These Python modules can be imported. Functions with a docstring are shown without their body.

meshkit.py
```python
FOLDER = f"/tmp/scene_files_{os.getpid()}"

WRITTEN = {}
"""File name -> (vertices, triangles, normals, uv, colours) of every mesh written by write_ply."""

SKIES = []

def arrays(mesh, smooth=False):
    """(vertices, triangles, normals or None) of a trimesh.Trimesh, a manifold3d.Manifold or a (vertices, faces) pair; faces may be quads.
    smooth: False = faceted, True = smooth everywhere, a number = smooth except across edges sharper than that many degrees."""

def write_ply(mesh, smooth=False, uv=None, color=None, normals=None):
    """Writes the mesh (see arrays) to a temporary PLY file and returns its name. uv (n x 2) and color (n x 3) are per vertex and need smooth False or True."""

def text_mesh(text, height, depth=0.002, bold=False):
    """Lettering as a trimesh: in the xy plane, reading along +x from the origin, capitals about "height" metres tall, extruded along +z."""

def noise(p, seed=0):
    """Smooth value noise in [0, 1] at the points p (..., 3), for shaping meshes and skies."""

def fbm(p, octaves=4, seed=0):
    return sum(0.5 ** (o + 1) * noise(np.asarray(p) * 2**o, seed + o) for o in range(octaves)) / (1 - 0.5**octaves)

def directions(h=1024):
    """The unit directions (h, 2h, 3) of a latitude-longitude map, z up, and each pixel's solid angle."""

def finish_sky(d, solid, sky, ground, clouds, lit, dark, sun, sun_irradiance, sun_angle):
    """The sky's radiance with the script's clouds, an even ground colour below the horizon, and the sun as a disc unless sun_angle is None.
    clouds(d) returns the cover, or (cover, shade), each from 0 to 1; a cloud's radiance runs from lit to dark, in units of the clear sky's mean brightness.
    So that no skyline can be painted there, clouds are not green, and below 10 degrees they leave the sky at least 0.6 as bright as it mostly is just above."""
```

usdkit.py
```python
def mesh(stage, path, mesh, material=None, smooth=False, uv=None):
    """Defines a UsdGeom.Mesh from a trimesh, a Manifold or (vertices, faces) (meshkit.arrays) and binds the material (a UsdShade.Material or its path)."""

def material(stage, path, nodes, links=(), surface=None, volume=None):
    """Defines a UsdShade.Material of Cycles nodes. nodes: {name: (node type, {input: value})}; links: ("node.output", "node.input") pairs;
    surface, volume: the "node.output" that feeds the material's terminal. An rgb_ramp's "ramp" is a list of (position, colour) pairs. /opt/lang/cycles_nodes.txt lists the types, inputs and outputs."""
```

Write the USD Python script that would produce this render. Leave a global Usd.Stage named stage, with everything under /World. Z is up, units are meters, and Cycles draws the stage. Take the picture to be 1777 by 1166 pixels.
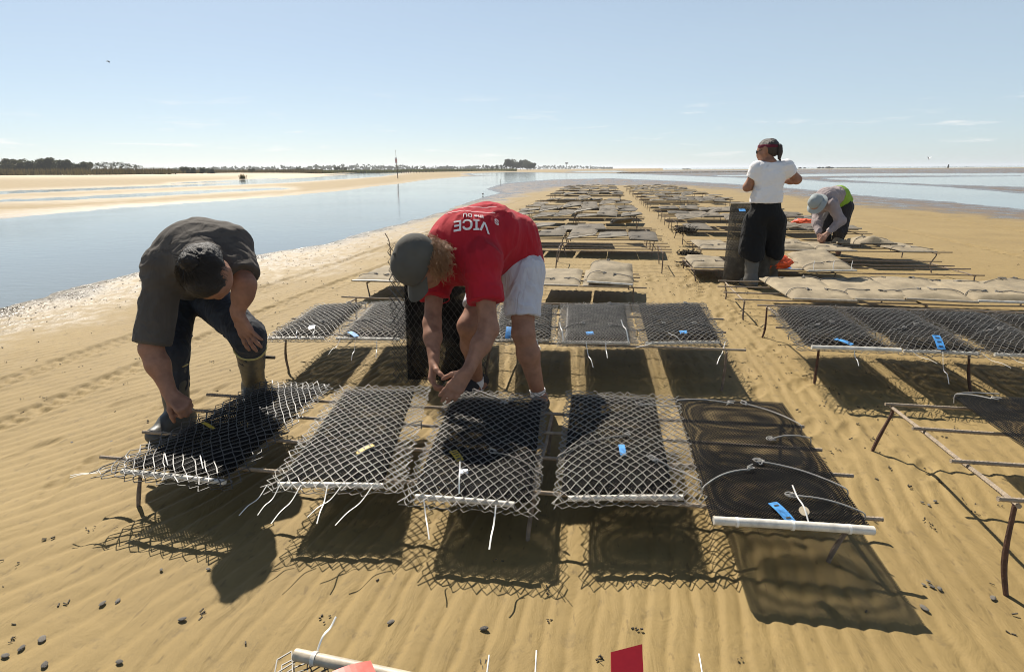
import math, random
import numpy as np, trimesh, usdkit, meshkit
from pxr import Usd, UsdGeom, UsdLux, UsdShade, Gf, Sdf, Vt
from scipy.spatial import cKDTree

stage = Usd.Stage.CreateInMemory()
UsdGeom.SetStageUpAxis(stage, UsdGeom.Tokens.z)
UsdGeom.SetStageMetersPerUnit(stage, 1.0)
UsdGeom.Xform.Define(stage, '/World')
UsdGeom.Scope.Define(stage, '/World/Looks')
stage.SetDefaultPrim(stage.GetPrimAtPath('/World'))

# ------------------------------------------------------------------ camera, sky, sun, exposure
PW, PH, FPX, CAMH = 1777., 1166., 985., 1.36
EXPOSURE = 0.74
SUN_EL, SUN_AZ = math.radians(48.0), math.radians(-36.0)
SUN_INT, SKY_STR = 1.25, 0.068
VEIL = .52      # thin haze, thickest towards the horizon

_roll = math.atan((287.5 - 299.5) / PW)
_off = (PH / 2 - 293.5) * math.cos(_roll)
_pitch = math.atan(_off / FPX)
_f = np.array([0, math.cos(_pitch), -math.sin(_pitch)])
_u = np.array([0, math.sin(_pitch), math.cos(_pitch)])
_r = np.array([1., 0, 0])
_X = math.cos(_roll) * _r + math.sin(_roll) * _u
_U = -math.sin(_roll) * _r + math.cos(_roll) * _u
_d = _f + _X * (1042 - PW / 2) / FPX + _U * (PH / 2 - (293.5 + (1042 - PW / 2) * (287.5 - 299.5) / PW)) / FPX
_yaw = math.atan2(_d[0], _d[1])
_Rz = np.array([[math.cos(_yaw), -math.sin(_yaw), 0], [math.sin(_yaw), math.cos(_yaw), 0], [0, 0, 1]])
CX, CU, CF, CC = _Rz @ _X, _Rz @ _U, _Rz @ _f, np.array([0, 0, CAMH])


def ray(px, py):
    return CF + CX * (px - PW / 2) / FPX - CU * (py - PH / 2) / FPX


def at(px, py, z=0.):
    """the world point at height z seen at a pixel of the photograph"""
    d = ray(px, py)
    return CC + d * (z - CAMH) / d[2]


def aty(px, py, y):
    d = ray(px, py)
    return CC + d * y / d[1]


def dist_at(px, py, dist):
    d = ray(px, py)
    return CC + d * dist / np.hypot(d[0], d[1])


def proj(p):
    q = np.asarray(p, float) - CC
    z = q @ CF
    return PW / 2 + FPX * (q @ CX) / z, PH / 2 - FPX * (q @ CU) / z, z


cam = UsdGeom.Camera.Define(stage, '/World/camera')
m = Gf.Matrix4d(*[float(x) for x in (*CX, 0, *CU, 0, *(-CF), 0, *CC, 1)])
cam.AddTransformOp().Set(m)
cam.CreateHorizontalApertureAttr(36.0)
cam.CreateVerticalApertureAttr(36.0 * 671 / 1024)
cam.CreateFocalLengthAttr(36.0 * FPX / PW)
cam.CreateClippingRangeAttr(Gf.Vec2f(0.05, 100000))
cam.CreateExposureAttr(EXPOSURE)

SUN = np.array([math.cos(SUN_EL) * math.sin(SUN_AZ), math.cos(SUN_EL) * math.cos(SUN_AZ), math.sin(SUN_EL)])
sun = UsdLux.DistantLight.Define(stage, '/World/sun')
sun.CreateIntensityAttr(SUN_INT)
sun.CreateAngleAttr(0.5)
sun.CreateNormalizeAttr(True)
sun.CreateColorAttr(Gf.Vec3f(1.0, 0.93, 0.82))
q = Gf.Rotation(Gf.Vec3d(0, 0, -1), Gf.Vec3d(*[float(-x) for x in SUN]))
sun.AddTransformOp().Set(Gf.Matrix4d().SetRotate(q))

dome = UsdLux.DomeLight.Define(stage, '/World/sky')
sky_m = usdkit.material(stage, '/World/Looks/sky_look', {
    'tc': ('texture_coordinate', {}),
    'sky': ('sky_texture', {'sky_type': 'single_scattering', 'sun_disc': False, 'sun_elevation': SUN_EL,
                            'sun_rotation': SUN_AZ, 'altitude': 0.0, 'air_density': 0.75, 'aerosol_density': 0.45, 'ozone_density': 2.0}),
    'sep': ('separate_xyz', {}),
    # wispy low cumulus and cirrus close to the horizon
    'map': ('mapping', {'mapping_type': 'point', 'scale': (5.0, 5.0, 42.0)}),
    'n': ('noise_texture', {'scale': 1.6, 'detail': 7.0, 'roughness': 0.62, 'distortion': 0.4}),
    'cov': ('map_range', {'range_type': 'smoothstep', 'from_min': 0.56, 'from_max': 0.78, 'to_min': 0.0, 'to_max': 0.75, 'clamp': True}),
    'lo': ('map_range', {'range_type': 'smoothstep', 'from_min': 0.004, 'from_max': 0.03, 'to_min': 0.0, 'to_max': 1.0, 'clamp': True}),
    'hi': ('map_range', {'range_type': 'smoothstep', 'from_min': 0.05, 'from_max': 0.14, 'to_min': 1.0, 'to_max': 0.0, 'clamp': True}),
    'm1': ('math', {'math_type': 'multiply'}), 'm2': ('math', {'math_type': 'multiply'}),
    'mapv': ('mapping', {'mapping_type': 'point', 'scale': (1., 1., 4.)}), 'nv': ('noise_texture', {'scale': 1.2, 'detail': 4.0, 'roughness': .55}),
    'veil': ('map_range', {'from_min': 0.3, 'from_max': 0.7, 'to_min': VEIL - .05, 'to_max': VEIL + .05, 'clamp': True}),
    'thin': ('map_range', {'range_type': 'smoothstep', 'from_min': 0.1, 'from_max': 0.85, 'to_min': 1.0, 'to_max': 0.12, 'clamp': True}),
    'vm': ('math', {'math_type': 'multiply'}),
    'mixv': ('mix_color', {'blend_type': 'mix', 'b': (5.7, 6.75, 7.2)}),
    'mix': ('mix_color', {'blend_type': 'mix', 'b': (9.4, 9.1, 8.8)}),
    'bg': ('background_shader', {'strength': SKY_STR}),
}, [('tc.generated', 'sep.vector'), ('tc.generated', 'map.vector'), ('map.vector', 'n.vector'), ('n.fac', 'cov.value'),
    ('sep.z', 'lo.value'), ('sep.z', 'hi.value'), ('lo.result', 'm1.value1'), ('hi.result', 'm1.value2'),
    ('m1.value', 'm2.value1'), ('cov.result', 'm2.value2'), ('m2.value', 'mix.fac'), ('tc.generated', 'mapv.vector'), ('mapv.vector', 'nv.vector'), ('nv.fac', 'veil.value'), ('sep.z', 'thin.value'), ('veil.result', 'vm.value1'), ('thin.result', 'vm.value2'), ('vm.value', 'mixv.fac'), ('sky.color', 'mixv.a'), ('mixv.result', 'mix.a'), ('mix.result', 'bg.color')],
    surface='bg.background')
UsdShade.MaterialBindingAPI.Apply(dome.GetPrim()).Bind(sky_m)
dome.GetPrim().SetCustomDataByKey('kind', 'structure')

# ------------------------------------------------------------------ naming helpers
_count, _loc, LABELS = {}, {}, {}


def numbered(parent, name):
    k = parent + '/' + name
    n = _count.get(k, 0)
    _count[k] = n + 1
    return k if n == 0 else f'{k}_{n:03d}'


def thing(name, label, cat, loc=(0, 0, 0), group=None, rotz=0., scale=None):
    x = UsdGeom.Xform.Define(stage, numbered('/World', name))
    x.AddTranslateOp().Set(Gf.Vec3d(*map(float, loc)))
    x.AddRotateZOp().Set(float(rotz))
    if scale is not None:
        x.AddScaleOp().Set(Gf.Vec3f(*map(float, np.broadcast_to(scale, 3))))
    p = x.GetPrim()
    tag(p, label, cat, group)
    _loc[str(p.GetPath())] = np.array(loc, float)
    return p


def tag(p, label=None, cat=None, group=None, kind=None):
    if hasattr(p, 'GetPrim'):
        p = p.GetPrim()
    for k, v in (('label', label), ('category', cat), ('group', group), ('kind', kind)):
        if v:
            p.SetCustomDataByKey(k, v)
    return p


def obj(name, mesh, mat, parent=None, smooth=False, uv=None, label=None):
    """one Mesh prim; parts are given in the coordinates of the world (shifted here to their thing's base)"""
    pp = '/World' if parent is None else str(parent.GetPath())
    root = None if parent is None else '/' + '/'.join(pp.split('/')[1:3])
    v, f, n = meshkit.arrays(mesh, False)
    if root:
        v = v - _loc[root]
    o = usdkit.mesh(stage, numbered(pp, name), (v, f), mat, smooth, uv)
    if label:
        o.GetPrim().SetCustomDataByKey('label', label)
    return o.GetPrim()


def struct(name, mesh, mat, smooth=False, kind='structure'):
    o = obj(name, mesh, mat, None, smooth)
    tag(o, kind=kind)
    return o


def copy_of(src, loc, rotz=0., scale=(1, 1, 1), label=None, group=None):
    was = src.GetCustomData()
    base = src.GetName().rstrip('0123456789').rstrip('_')
    r = thing(base, label or was['label'], was['category'], loc, group or was.get('group'), rotz, scale)
    r.GetReferences().AddInternalReference(src.GetPath())
    r.SetInstanceable(True)
    return r


# ------------------------------------------------------------------ mesh helpers
def cat(ms):
    vs, fs, o = [], [], 0
    for v, f in ms:
        vs.append(v); fs.append(np.asarray(f) + o); o += len(v)
    return np.vstack(vs), np.vstack(fs)


def frames(P):
    P = np.asarray(P, float)
    t = np.gradient(P, axis=0)
    t /= np.linalg.norm(t, axis=1, keepdims=True) + 1e-12
    ref = np.where(np.abs(t[:, 2:3]) > .9, [[1., 0, 0]], [[0, 0, 1.]])
    a = np.cross(t, ref)
    for i in range(1, len(a)):
        if a[i] @ a[i - 1] < 0:
            a[i] = -a[i]
    a /= np.linalg.norm(a, axis=1, keepdims=True) + 1e-12
    b = np.cross(t, a)
    return t, a, b


def tube(P, r, sides=6, cap=True, flat=1.0):
    P = np.asarray(P, float)
    r = np.broadcast_to(np.asarray(r, float), len(P))
    t, a, b = frames(P)
    th = np.arange(sides) * 2 * np.pi / sides
    V = (P[:, None] + r[:, None, None] * (a[:, None] * np.cos(th)[None, :, None] + flat * b[:, None] * np.sin(th)[None, :, None])).reshape(-1, 3)
    n = len(P)
    i = np.arange(n - 1)[:, None] * sides
    j = np.arange(sides)[None]
    k = (j + 1) % sides
    q = np.stack([i + j, i + k, i + sides + k, i + sides + j], -1).reshape(-1, 4)
    F = np.vstack([q[:, [0, 2, 1]], q[:, [0, 3, 2]]])
    if cap:
        V = np.vstack([V, P[:1], P[-1:]])
        c0, c1 = n * sides, n * sides + 1
        j = np.arange(sides); k = (j + 1) % sides
        F = np.vstack([F, np.stack([np.full(sides, c0), k, j], 1)[:, ::-1] if False else np.stack([np.full(sides, c0), j, k], 1),
                       np.stack([np.full(sides, c1), (n - 1) * sides + k, (n - 1) * sides + j], 1)])
    return V, F


def prisms(A, B, r, sides=4):
    """many straight little bars in one mesh"""
    A, B = np.asarray(A, float), np.asarray(B, float)
    t = B - A
    L = np.linalg.norm(t, axis=1, keepdims=True)
    t = t / np.maximum(L, 1e-9)
    ref = np.where(np.abs(t[:, 2:3]) > .9, [[1., 0, 0]], [[0, 0, 1.]])
    a = np.cross(t, ref); a /= np.linalg.norm(a, axis=1, keepdims=True)
    b = np.cross(t, a)
    th = np.arange(sides) * 2 * np.pi / sides + np.pi / 4
    r = np.broadcast_to(np.asarray(r, float), len(A))[:, None, None]
    off = r * (a[:, None] * np.cos(th)[None, :, None] + b[:, None] * np.sin(th)[None, :, None])
    V = np.concatenate([A[:, None] + off, B[:, None] + off], 1).reshape(-1, 3)
    base = np.arange(len(A))[:, None] * 2 * sides
    j = np.arange(sides)[None]; k = (j + 1) % sides
    q = np.stack([base + j, base + sides + j, base + sides + k, base + k], -1).reshape(-1, 4)
    return V, np.vstack([q[:, [0, 1, 2]], q[:, [0, 2, 3]]])


def box(c, s, R=None):
    v = np.array([[x, y, z] for x in (-.5, .5) for y in (-.5, .5) for z in (-.5, .5)]) * np.asarray(s)
    if R is not None:
        v = v @ np.asarray(R).T
    f = np.array([[0, 1, 3], [0, 3, 2], [4, 6, 7], [4, 7, 5], [0, 4, 5], [0, 5, 1], [2, 3, 7], [2, 7, 6], [0, 2, 6], [0, 6, 4], [1, 5, 7], [1, 7, 3]])
    return v + np.asarray(c), f


def curve(pts, n=16):
    """Catmull-Rom through the points"""
    P = np.asarray(pts, float)
    Q = np.vstack([2 * P[0] - P[1], P, 2 * P[-1] - P[-2]])
    out = []
    for i in range(len(P) - 1):
        p0, p1, p2, p3 = Q[i:i + 4]
        t = np.linspace(0, 1, n, endpoint=False)[:, None]
        out.append(.5 * ((2 * p1) + (p2 - p0) * t + (2 * p0 - 5 * p1 + 4 * p2 - p3) * t ** 2 + (3 * p1 - p0 - 3 * p2 + p3) * t ** 3))
    return np.vstack(out + [P[-1:]])


def unit(v):
    v = np.asarray(v, float)
    return v / np.linalg.norm(v)


# ------------------------------------------------------------------ materials
L = '/World/Looks/'


def plain(name, col, rough=.6, var=.25, scale=8., bump=.0, bscale=60., metallic=0., spec=.5, coat=0., obj_random=0., extra=None):
    """a principled look with noise in colour and relief, in the object's own coordinates"""
    c = np.array(col, float)
    nodes = {
        'tc': ('texture_coordinate', {}),
        'n': ('noise_texture', {'scale': scale, 'detail': 5.0, 'roughness': .6}),
        'r': ('rgb_ramp', {'ramp': [(.25, tuple(c * (1 - var))), (.5, tuple(c)), (.75, tuple(np.minimum(c * (1 + var), .9)))]}),
        'p': ('principled_bsdf', {'roughness': rough, 'metallic': metallic, 'specular_ior_level': spec, 'coat_weight': coat}),
    }
    links = [('tc.object', 'n.vector'), ('n.fac', 'r.fac'), ('r.color', 'p.base_color')]
    if obj_random:
        nodes['oi'] = ('object_info', {})
        nodes['mr'] = ('map_range', {'from_min': 0., 'from_max': 1., 'to_min': 1 - obj_random, 'to_max': 1 + obj_random})
        nodes['h'] = ('hsv', {})
        links = [('tc.object', 'n.vector'), ('n.fac', 'r.fac'), ('r.color', 'h.color'), ('oi.random', 'mr.value'), ('mr.result', 'h.value'), ('h.color', 'p.base_color')]
    if bump:
        nodes['bn'] = ('noise_texture', {'scale': bscale, 'detail': 4.0, 'roughness': .6})
        nodes['b'] = ('bump', {'strength': bump, 'distance': .01})
        links += [('tc.object', 'bn.vector'), ('bn.fac', 'b.height'), ('b.normal', 'p.normal')]
    return usdkit.material(stage, L + name, nodes, links, surface='p.BSDF')


def cloth(name, col, var=.18, weave=900., rough=.9, wrinkle=.5, wscale=14., two=None):
    """woven cloth: fine weave, soft wrinkles"""
    c = np.array(col, float)
    nodes = {
        'tc': ('texture_coordinate', {}),
        'n': ('noise_texture', {'scale': 5., 'detail': 4., 'roughness': .6}),
        'r': ('rgb_ramp', {'ramp': [(.3, tuple(c * (1 - var))), (.7, tuple(np.minimum(c * (1 + var), .88)))]}),
        'map': ('mapping', {'mapping_type': 'point', 'scale': (1., 1., .45), 'rotation': (.5, .3, .4)}),
        'w': ('noise_texture', {'scale': wscale, 'detail': 3., 'roughness': .5, 'distortion': 1.2}),
        'f': ('noise_texture', {'scale': weave, 'detail': 1.}),
        'b1': ('bump', {'strength': wrinkle, 'distance': .018}),
        'b2': ('bump', {'strength': .25, 'distance': .001}),
        'p': ('principled_bsdf', {'roughness': rough, 'specular_ior_level': .25, 'sheen_weight': .04}),
    }
    links = [('tc.object', 'n.vector'), ('n.fac', 'r.fac'), ('r.color', 'p.base_color'), ('tc.object', 'map.vector'), ('map.vector', 'w.vector'),
             ('w.fac', 'b1.height'), ('tc.object', 'f.vector'), ('f.fac', 'b2.height'), ('b1.normal', 'b2.normal'), ('b2.normal', 'p.normal')]
    return usdkit.material(stage, L + name, nodes, links, surface='p.BSDF')


def mesh_screen(name, col, pitch, solid, rough=.8):
    """extruded fine plastic mesh: real holes, on st given in metres"""
    k = 1.0 / pitch
    nodes = {
        'uv': ('uvmap', {'attribute': 'st'}), 's': ('separate_xyz', {}),
        'a': ('math', {'math_type': 'add'}), 'd': ('math', {'math_type': 'subtract'}),
        'a1': ('math', {'math_type': 'multiply', 'value2': k * .7071}), 'd1': ('math', {'math_type': 'multiply', 'value2': k * .7071}),
        'a2': ('math', {'math_type': 'fraction'}), 'd2': ('math', {'math_type': 'fraction'}),
        'a3': ('math', {'math_type': 'less_than', 'value2': solid}), 'd3': ('math', {'math_type': 'less_than', 'value2': solid}),
        'mx': ('math', {'math_type': 'maximum'}),
        'tc': ('texture_coordinate', {}), 'n': ('noise_texture', {'scale': 9., 'detail': 5., 'roughness': .65}),
        'r': ('rgb_ramp', {'ramp': [(.3, tuple(np.array(col) * .6)), (.55, tuple(col)), (.8, tuple(np.array(col) * 1.9))]}),
        'p': ('principled_bsdf', {'roughness': rough, 'specular_ior_level': .06}), 't': ('transparent_bsdf', {'color': (1, 1, 1)}), 'm': ('mix_closure', {}),
    }
    links = [('uv.UV', 's.vector'), ('s.x', 'a.value1'), ('s.y', 'a.value2'), ('s.x', 'd.value1'), ('s.y', 'd.value2'), ('a.value', 'a1.value1'), ('d.value', 'd1.value1'),
             ('a1.value', 'a2.value1'), ('d1.value', 'd2.value1'), ('a2.value', 'a3.value1'), ('d2.value', 'd3.value1'), ('a3.value', 'mx.value1'), ('d3.value', 'mx.value2'),
             ('tc.object', 'n.vector'), ('n.fac', 'r.fac'), ('r.color', 'p.base_color'), ('mx.value', 'm.fac'), ('t.BSDF', 'm.closure1'), ('p.BSDF', 'm.closure2')]
    return usdkit.material(stage, L + name, nodes, links, surface='m.closure')


M = {}
M['sand'] = usdkit.material(stage, L + 'sand_look', {
    'g': ('geometry', {}), 'wet': ('attribute', {'attribute': 'wet'}), 'mud': ('attribute', {'attribute': 'mud'}), 'dune': ('attribute', {'attribute': 'dune'}),
    'n1': ('noise_texture', {'scale': .9, 'detail': 6., 'roughness': .6}),
    'n2': ('noise_texture', {'scale': 14., 'detail': 6., 'roughness': .7}),
    'n3': ('noise_texture', {'scale': 420., 'detail': 2.}),
    'r1': ('rgb_ramp', {'ramp': [(.25, (.192, .130, .043)), (.5, (.224, .153, .051)), (.75, (.252, .176, .063))]}),
    'r2': ('rgb_ramp', {'ramp': [(.27, (.55, .55, .60)), (.43, (.96, .96, .96)), (.6, (1, 1, 1)), (.8, (1.08, 1.07, 1.05))]}),
    'r3': ('rgb_ramp', {'ramp': [(.3, (.82, .82, .82)), (.7, (1.15, 1.15, 1.15))]}),
    'fm': ('mapping', {'mapping_type': 'point', 'scale': (1., .3, 1.)}), 'fl': ('noise_texture', {'scale': 42., 'detail': 3., 'roughness': .6}),
    'fr': ('rgb_ramp', {'ramp': [(.0, (1, 1, 1)), (.62, (1, 1, 1)), (.70, (.62, .60, .58)), (1., (.55, .53, .5))]}), 'mulF': ('mix_color', {'blend_type': 'multiply', 'fac': .8}),
    'mulA': ('mix_color', {'blend_type': 'multiply', 'fac': .75}), 'mulB': ('mix_color', {'blend_type': 'multiply', 'fac': .6}),
    'mixM': ('mix_color', {'blend_type': 'mix', 'b': (.15, .11, .08)}), 'mixD': ('mix_color', {'blend_type': 'mix', 'b': (.42, .33, .21)}),
    'mixW': ('mix_color', {'blend_type': 'mix'}), 'dk': ('mix_color', {'blend_type': 'multiply', 'fac': 1., 'b': (.6, .58, .56)}),
    'ro': ('map_range', {'from_min': 0., 'from_max': 1., 'to_min': .82, 'to_max': .16, 'clamp': True}),
    'wv': ('noise_texture', {'scale': 9., 'detail': 4., 'roughness': .55, 'distortion': 1.}),
    'mp': ('mapping', {'mapping_type': 'point', 'rotation': (0, 0, .12), 'scale': (1., .4, 1.)}),
    'b0': ('bump', {'strength': .28, 'distance': .04}), 'b1': ('bump', {'strength': .5, 'distance': .004}), 'b2': ('bump', {'strength': .3, 'distance': .0012}),
    'gl': ('noise_texture', {'scale': 26., 'detail': 3., 'roughness': .6}), 'gm': ('math', {'math_type': 'multiply'}), 'b3': ('bump', {'strength': 1., 'distance': .02}),
    'p': ('principled_bsdf', {'specular_ior_level': .5}),
}, [('g.position', 'n1.vector'), ('g.position', 'n2.vector'), ('g.position', 'n3.vector'), ('n1.fac', 'r1.fac'), ('n2.fac', 'r2.fac'), ('n3.fac', 'r3.fac'),
    ('r1.color', 'mulA.a'), ('r2.color', 'mulA.b'), ('mulA.result', 'mulB.a'), ('r3.color', 'mulB.b'),
    ('g.position', 'fm.vector'), ('fm.vector', 'fl.vector'), ('fl.fac', 'fr.fac'), ('mulB.result', 'mulF.a'), ('fr.color', 'mulF.b'), ('mulF.result', 'mixM.a'), ('mud.fac', 'mixM.fac'), ('mixM.result', 'mixD.a'), ('dune.fac', 'mixD.fac'), ('mixD.result', 'dk.a'),
    ('mixD.result', 'mixW.a'), ('dk.result', 'mixW.b'), ('wet.fac', 'mixW.fac'), ('mixW.result', 'p.base_color'), ('wet.fac', 'ro.value'), ('ro.result', 'p.roughness'),
    ('g.position', 'mp.vector'), ('mp.vector', 'wv.vector'), ('wv.fac', 'b0.height'), ('n2.fac', 'b1.height'), ('b0.normal', 'b1.normal'), ('n3.fac', 'b2.height'), ('b1.normal', 'b2.normal'), ('g.position', 'gl.vector'), ('gl.fac', 'gm.value1'), ('wet.fac', 'gm.value2'), ('gm.value', 'b3.height'), ('b2.normal', 'b3.normal'), ('b3.normal', 'p.normal')],
    surface='p.BSDF')
M['water'] = usdkit.material(stage, L + 'water_look', {
    'g': ('geometry', {}), 'mp': ('mapping', {'mapping_type': 'point', 'scale': (.55, 1.6, 1.), 'rotation': (0, 0, .25)}),
    'n': ('noise_texture', {'scale': 5., 'detail': 5., 'roughness': .6}), 'n2': ('noise_texture', {'scale': .15, 'detail': 3.}),
    'r': ('map_range', {'from_min': .35, 'from_max': .65, 'to_min': .15, 'to_max': 1., 'clamp': True}), 'mu': ('math', {'math_type': 'multiply'}),
    'b': ('bump', {'strength': .22, 'distance': .03}),
    'p': ('principled_bsdf', {'base_color': (.13, .14, .13), 'roughness': .06, 'ior': 1.333, 'specular_ior_level': .5}),
}, [('g.position', 'mp.vector'), ('mp.vector', 'n.vector'), ('g.position', 'n2.vector'), ('n2.fac', 'r.value'), ('r.result', 'mu.value1'), ('n.fac', 'mu.value2'), ('mu.value', 'b.height'), ('b.normal', 'p.normal')], surface='p.BSDF')

M['net_grey'] = plain('net_grey', (.135, .124, .106), .5, .45, 18.)
M['net_pale'] = plain('net_pale', (.20, .182, .152), .5, .4, 16.)
M['net_black'] = plain('net_black', (.035, .033, .03), .28, .5, 14.)
M['net_mixed'] = plain('net_mixed', (.05, .046, .04), .46, .75, 9.)
M['screen_black'] = mesh_screen('screen_black', (.008, .0078, .0075), .0085, .44)
M['screen_dense'] = mesh_screen('screen_dense', (.011, .0105, .010), .0085, .55)
M['screen_grey'] = mesh_screen('screen_grey', (.10, .09, .075), .011, .40)
M['screen_tall'] = mesh_screen('screen_tall', (.085, .075, .06), .012, .62)
M['silt_tan'] = plain('silt_tan', (.225, .180, .112), .85, .4, 7., .35, 260., obj_random=.12)
M['silt_brown'] = plain('silt_brown', (.098, .08, .055), .85, .45, 6., .6, 120., obj_random=.3)
M['silt_dark'] = plain('silt_dark', (.105, .088, .062), .8, .45, 9., .6, 90.)
M['pvc'] = plain('pvc', (.55, .52, .45), .42, .38, 24., .1, 80.)
M['pvc_dirty'] = plain('pvc_dirty', (.40, .34, .25), .5, .4, 20., .1, 80.)
M['rebar'] = plain('rebar', (.17, .125, .09), .75, .5, 30., .8, 160.)
M['rebar_pale'] = plain('rebar_pale', (.30, .235, .165), .8, .4, 26., .8, 160.)
M['rebar_rust'] = plain('rebar_rust', (.085, .040, .024), .8, .5, 34., .8, 160.)
M['tie_white'] = plain('tie_white', (.74, .72, .66), .4, .1)
M['cord'] = plain('cord', (.15, .135, .115), .7, .4, 40.)
M['cord_pale'] = plain('cord_pale', (.30, .28, .25), .6, .3, 40.)
M['tag_blue'] = plain('tag_blue', (.06, .25, .56), .5, .6, 45.)
M['tag_yellow'] = plain('tag_yellow', (.42, .28, .02), .5, .3, 60.)
M['tag_red'] = plain('tag_red', (.36, .012, .018), .35, .12, 30.)
M['tag_pink'] = plain('tag_pink', (.62, .12, .09), .5, .3, 40.)
M['tag_white'] = plain('tag_white', (.72, .76, .8), .35, .1)
M['tag_cream'] = plain('tag_cream', (.62, .52, .36), .5, .15, 60.)
M['ink'] = plain('ink', (.03, .028, .02), .6, .1)
M['orange'] = plain('orange', (.75, .085, .012), .55, .3, 70., .8, 90.)
M['shell'] = plain('shell', (.11, .095, .075), .55, .9, 90., .5, 120., obj_random=.35)
M['weed'] = plain('weed', (.05, .038, .022), .8, .5, 40.)
M['skin'] = plain('skin', (.30, .165, .115), .62, .12, 30., .15, 250., spec=.25)
M['skin_tan'] = plain('skin_tan', (.27, .135, .085), .62, .22, 22., .15, 250., spec=.25)
M['hair_dark'] = plain('hair_dark', (.010, .0065, .0045), .6, .5, 60., .8, 200.)
M['hair_brown'] = plain('hair_brown', (.028, .019, .013), .45, .5, 60., .8, 200.)
M['hair_red'] = plain('hair_red', (.30, .15, .065), .5, .5, 40., .6, 200.)
M['shirt_grey'] = cloth('shirt_grey', (.072, .062, .052))
M['shirt_red'] = cloth('shirt_red', (.34, .010, .020), .12)
M['shirt_white'] = cloth('shirt_white', (.68, .67, .67), .04)
M['shirt_mauve'] = cloth('shirt_mauve', (.27, .225, .22), .1)
M['shirt_green'] = cloth('shirt_green', (.20, .34, .03), .1)
M['denim'] = cloth('denim', (.028, .031, .038), .3, wrinkle=.7)
M['trousers_black'] = cloth('trousers_black', (.006, .0058, .0058), .2, wrinkle=.7)
M['trousers_dark'] = cloth('trousers_dark', (.028, .025, .026), .25, wrinkle=.6)
M['shorts'] = cloth('shorts', (.50, .50, .54), .05, wrinkle=.9, wscale=18.)
M['cap_cloth'] = cloth('cap_cloth', (.075, .072, .062), .2, wrinkle=.25)
M['hat_cloth'] = cloth('hat_cloth', (.26, .29, .29), .1, wrinkle=.25)
M['print_white'] = plain('print_white', (.72, .68, .66), .8, .15, 200.)
M['sock'] = cloth('sock', (.72, .70, .68), .06, wrinkle=.3)
M['boot'] = plain('boot', (.055, .053, .045), .5, .25, 8., .15, 60.)
M['boot_grey'] = plain('boot_grey', (.075, .07, .06), .6, .35, 8., .15, 60.)
M['boot_rim'] = plain('boot_rim', (.42, .34, .12), .5, .15)
M['band'] = cloth('band', (.10, .012, .025), .3)
M['lens'] = plain('lens', (.01, .01, .01), .12, .1)
M['eye'] = plain('eye', (.6, .58, .55), .2, .05)
M['bark'] = plain('bark', (.11, .085, .06), .9, .3, 4.)


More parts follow.
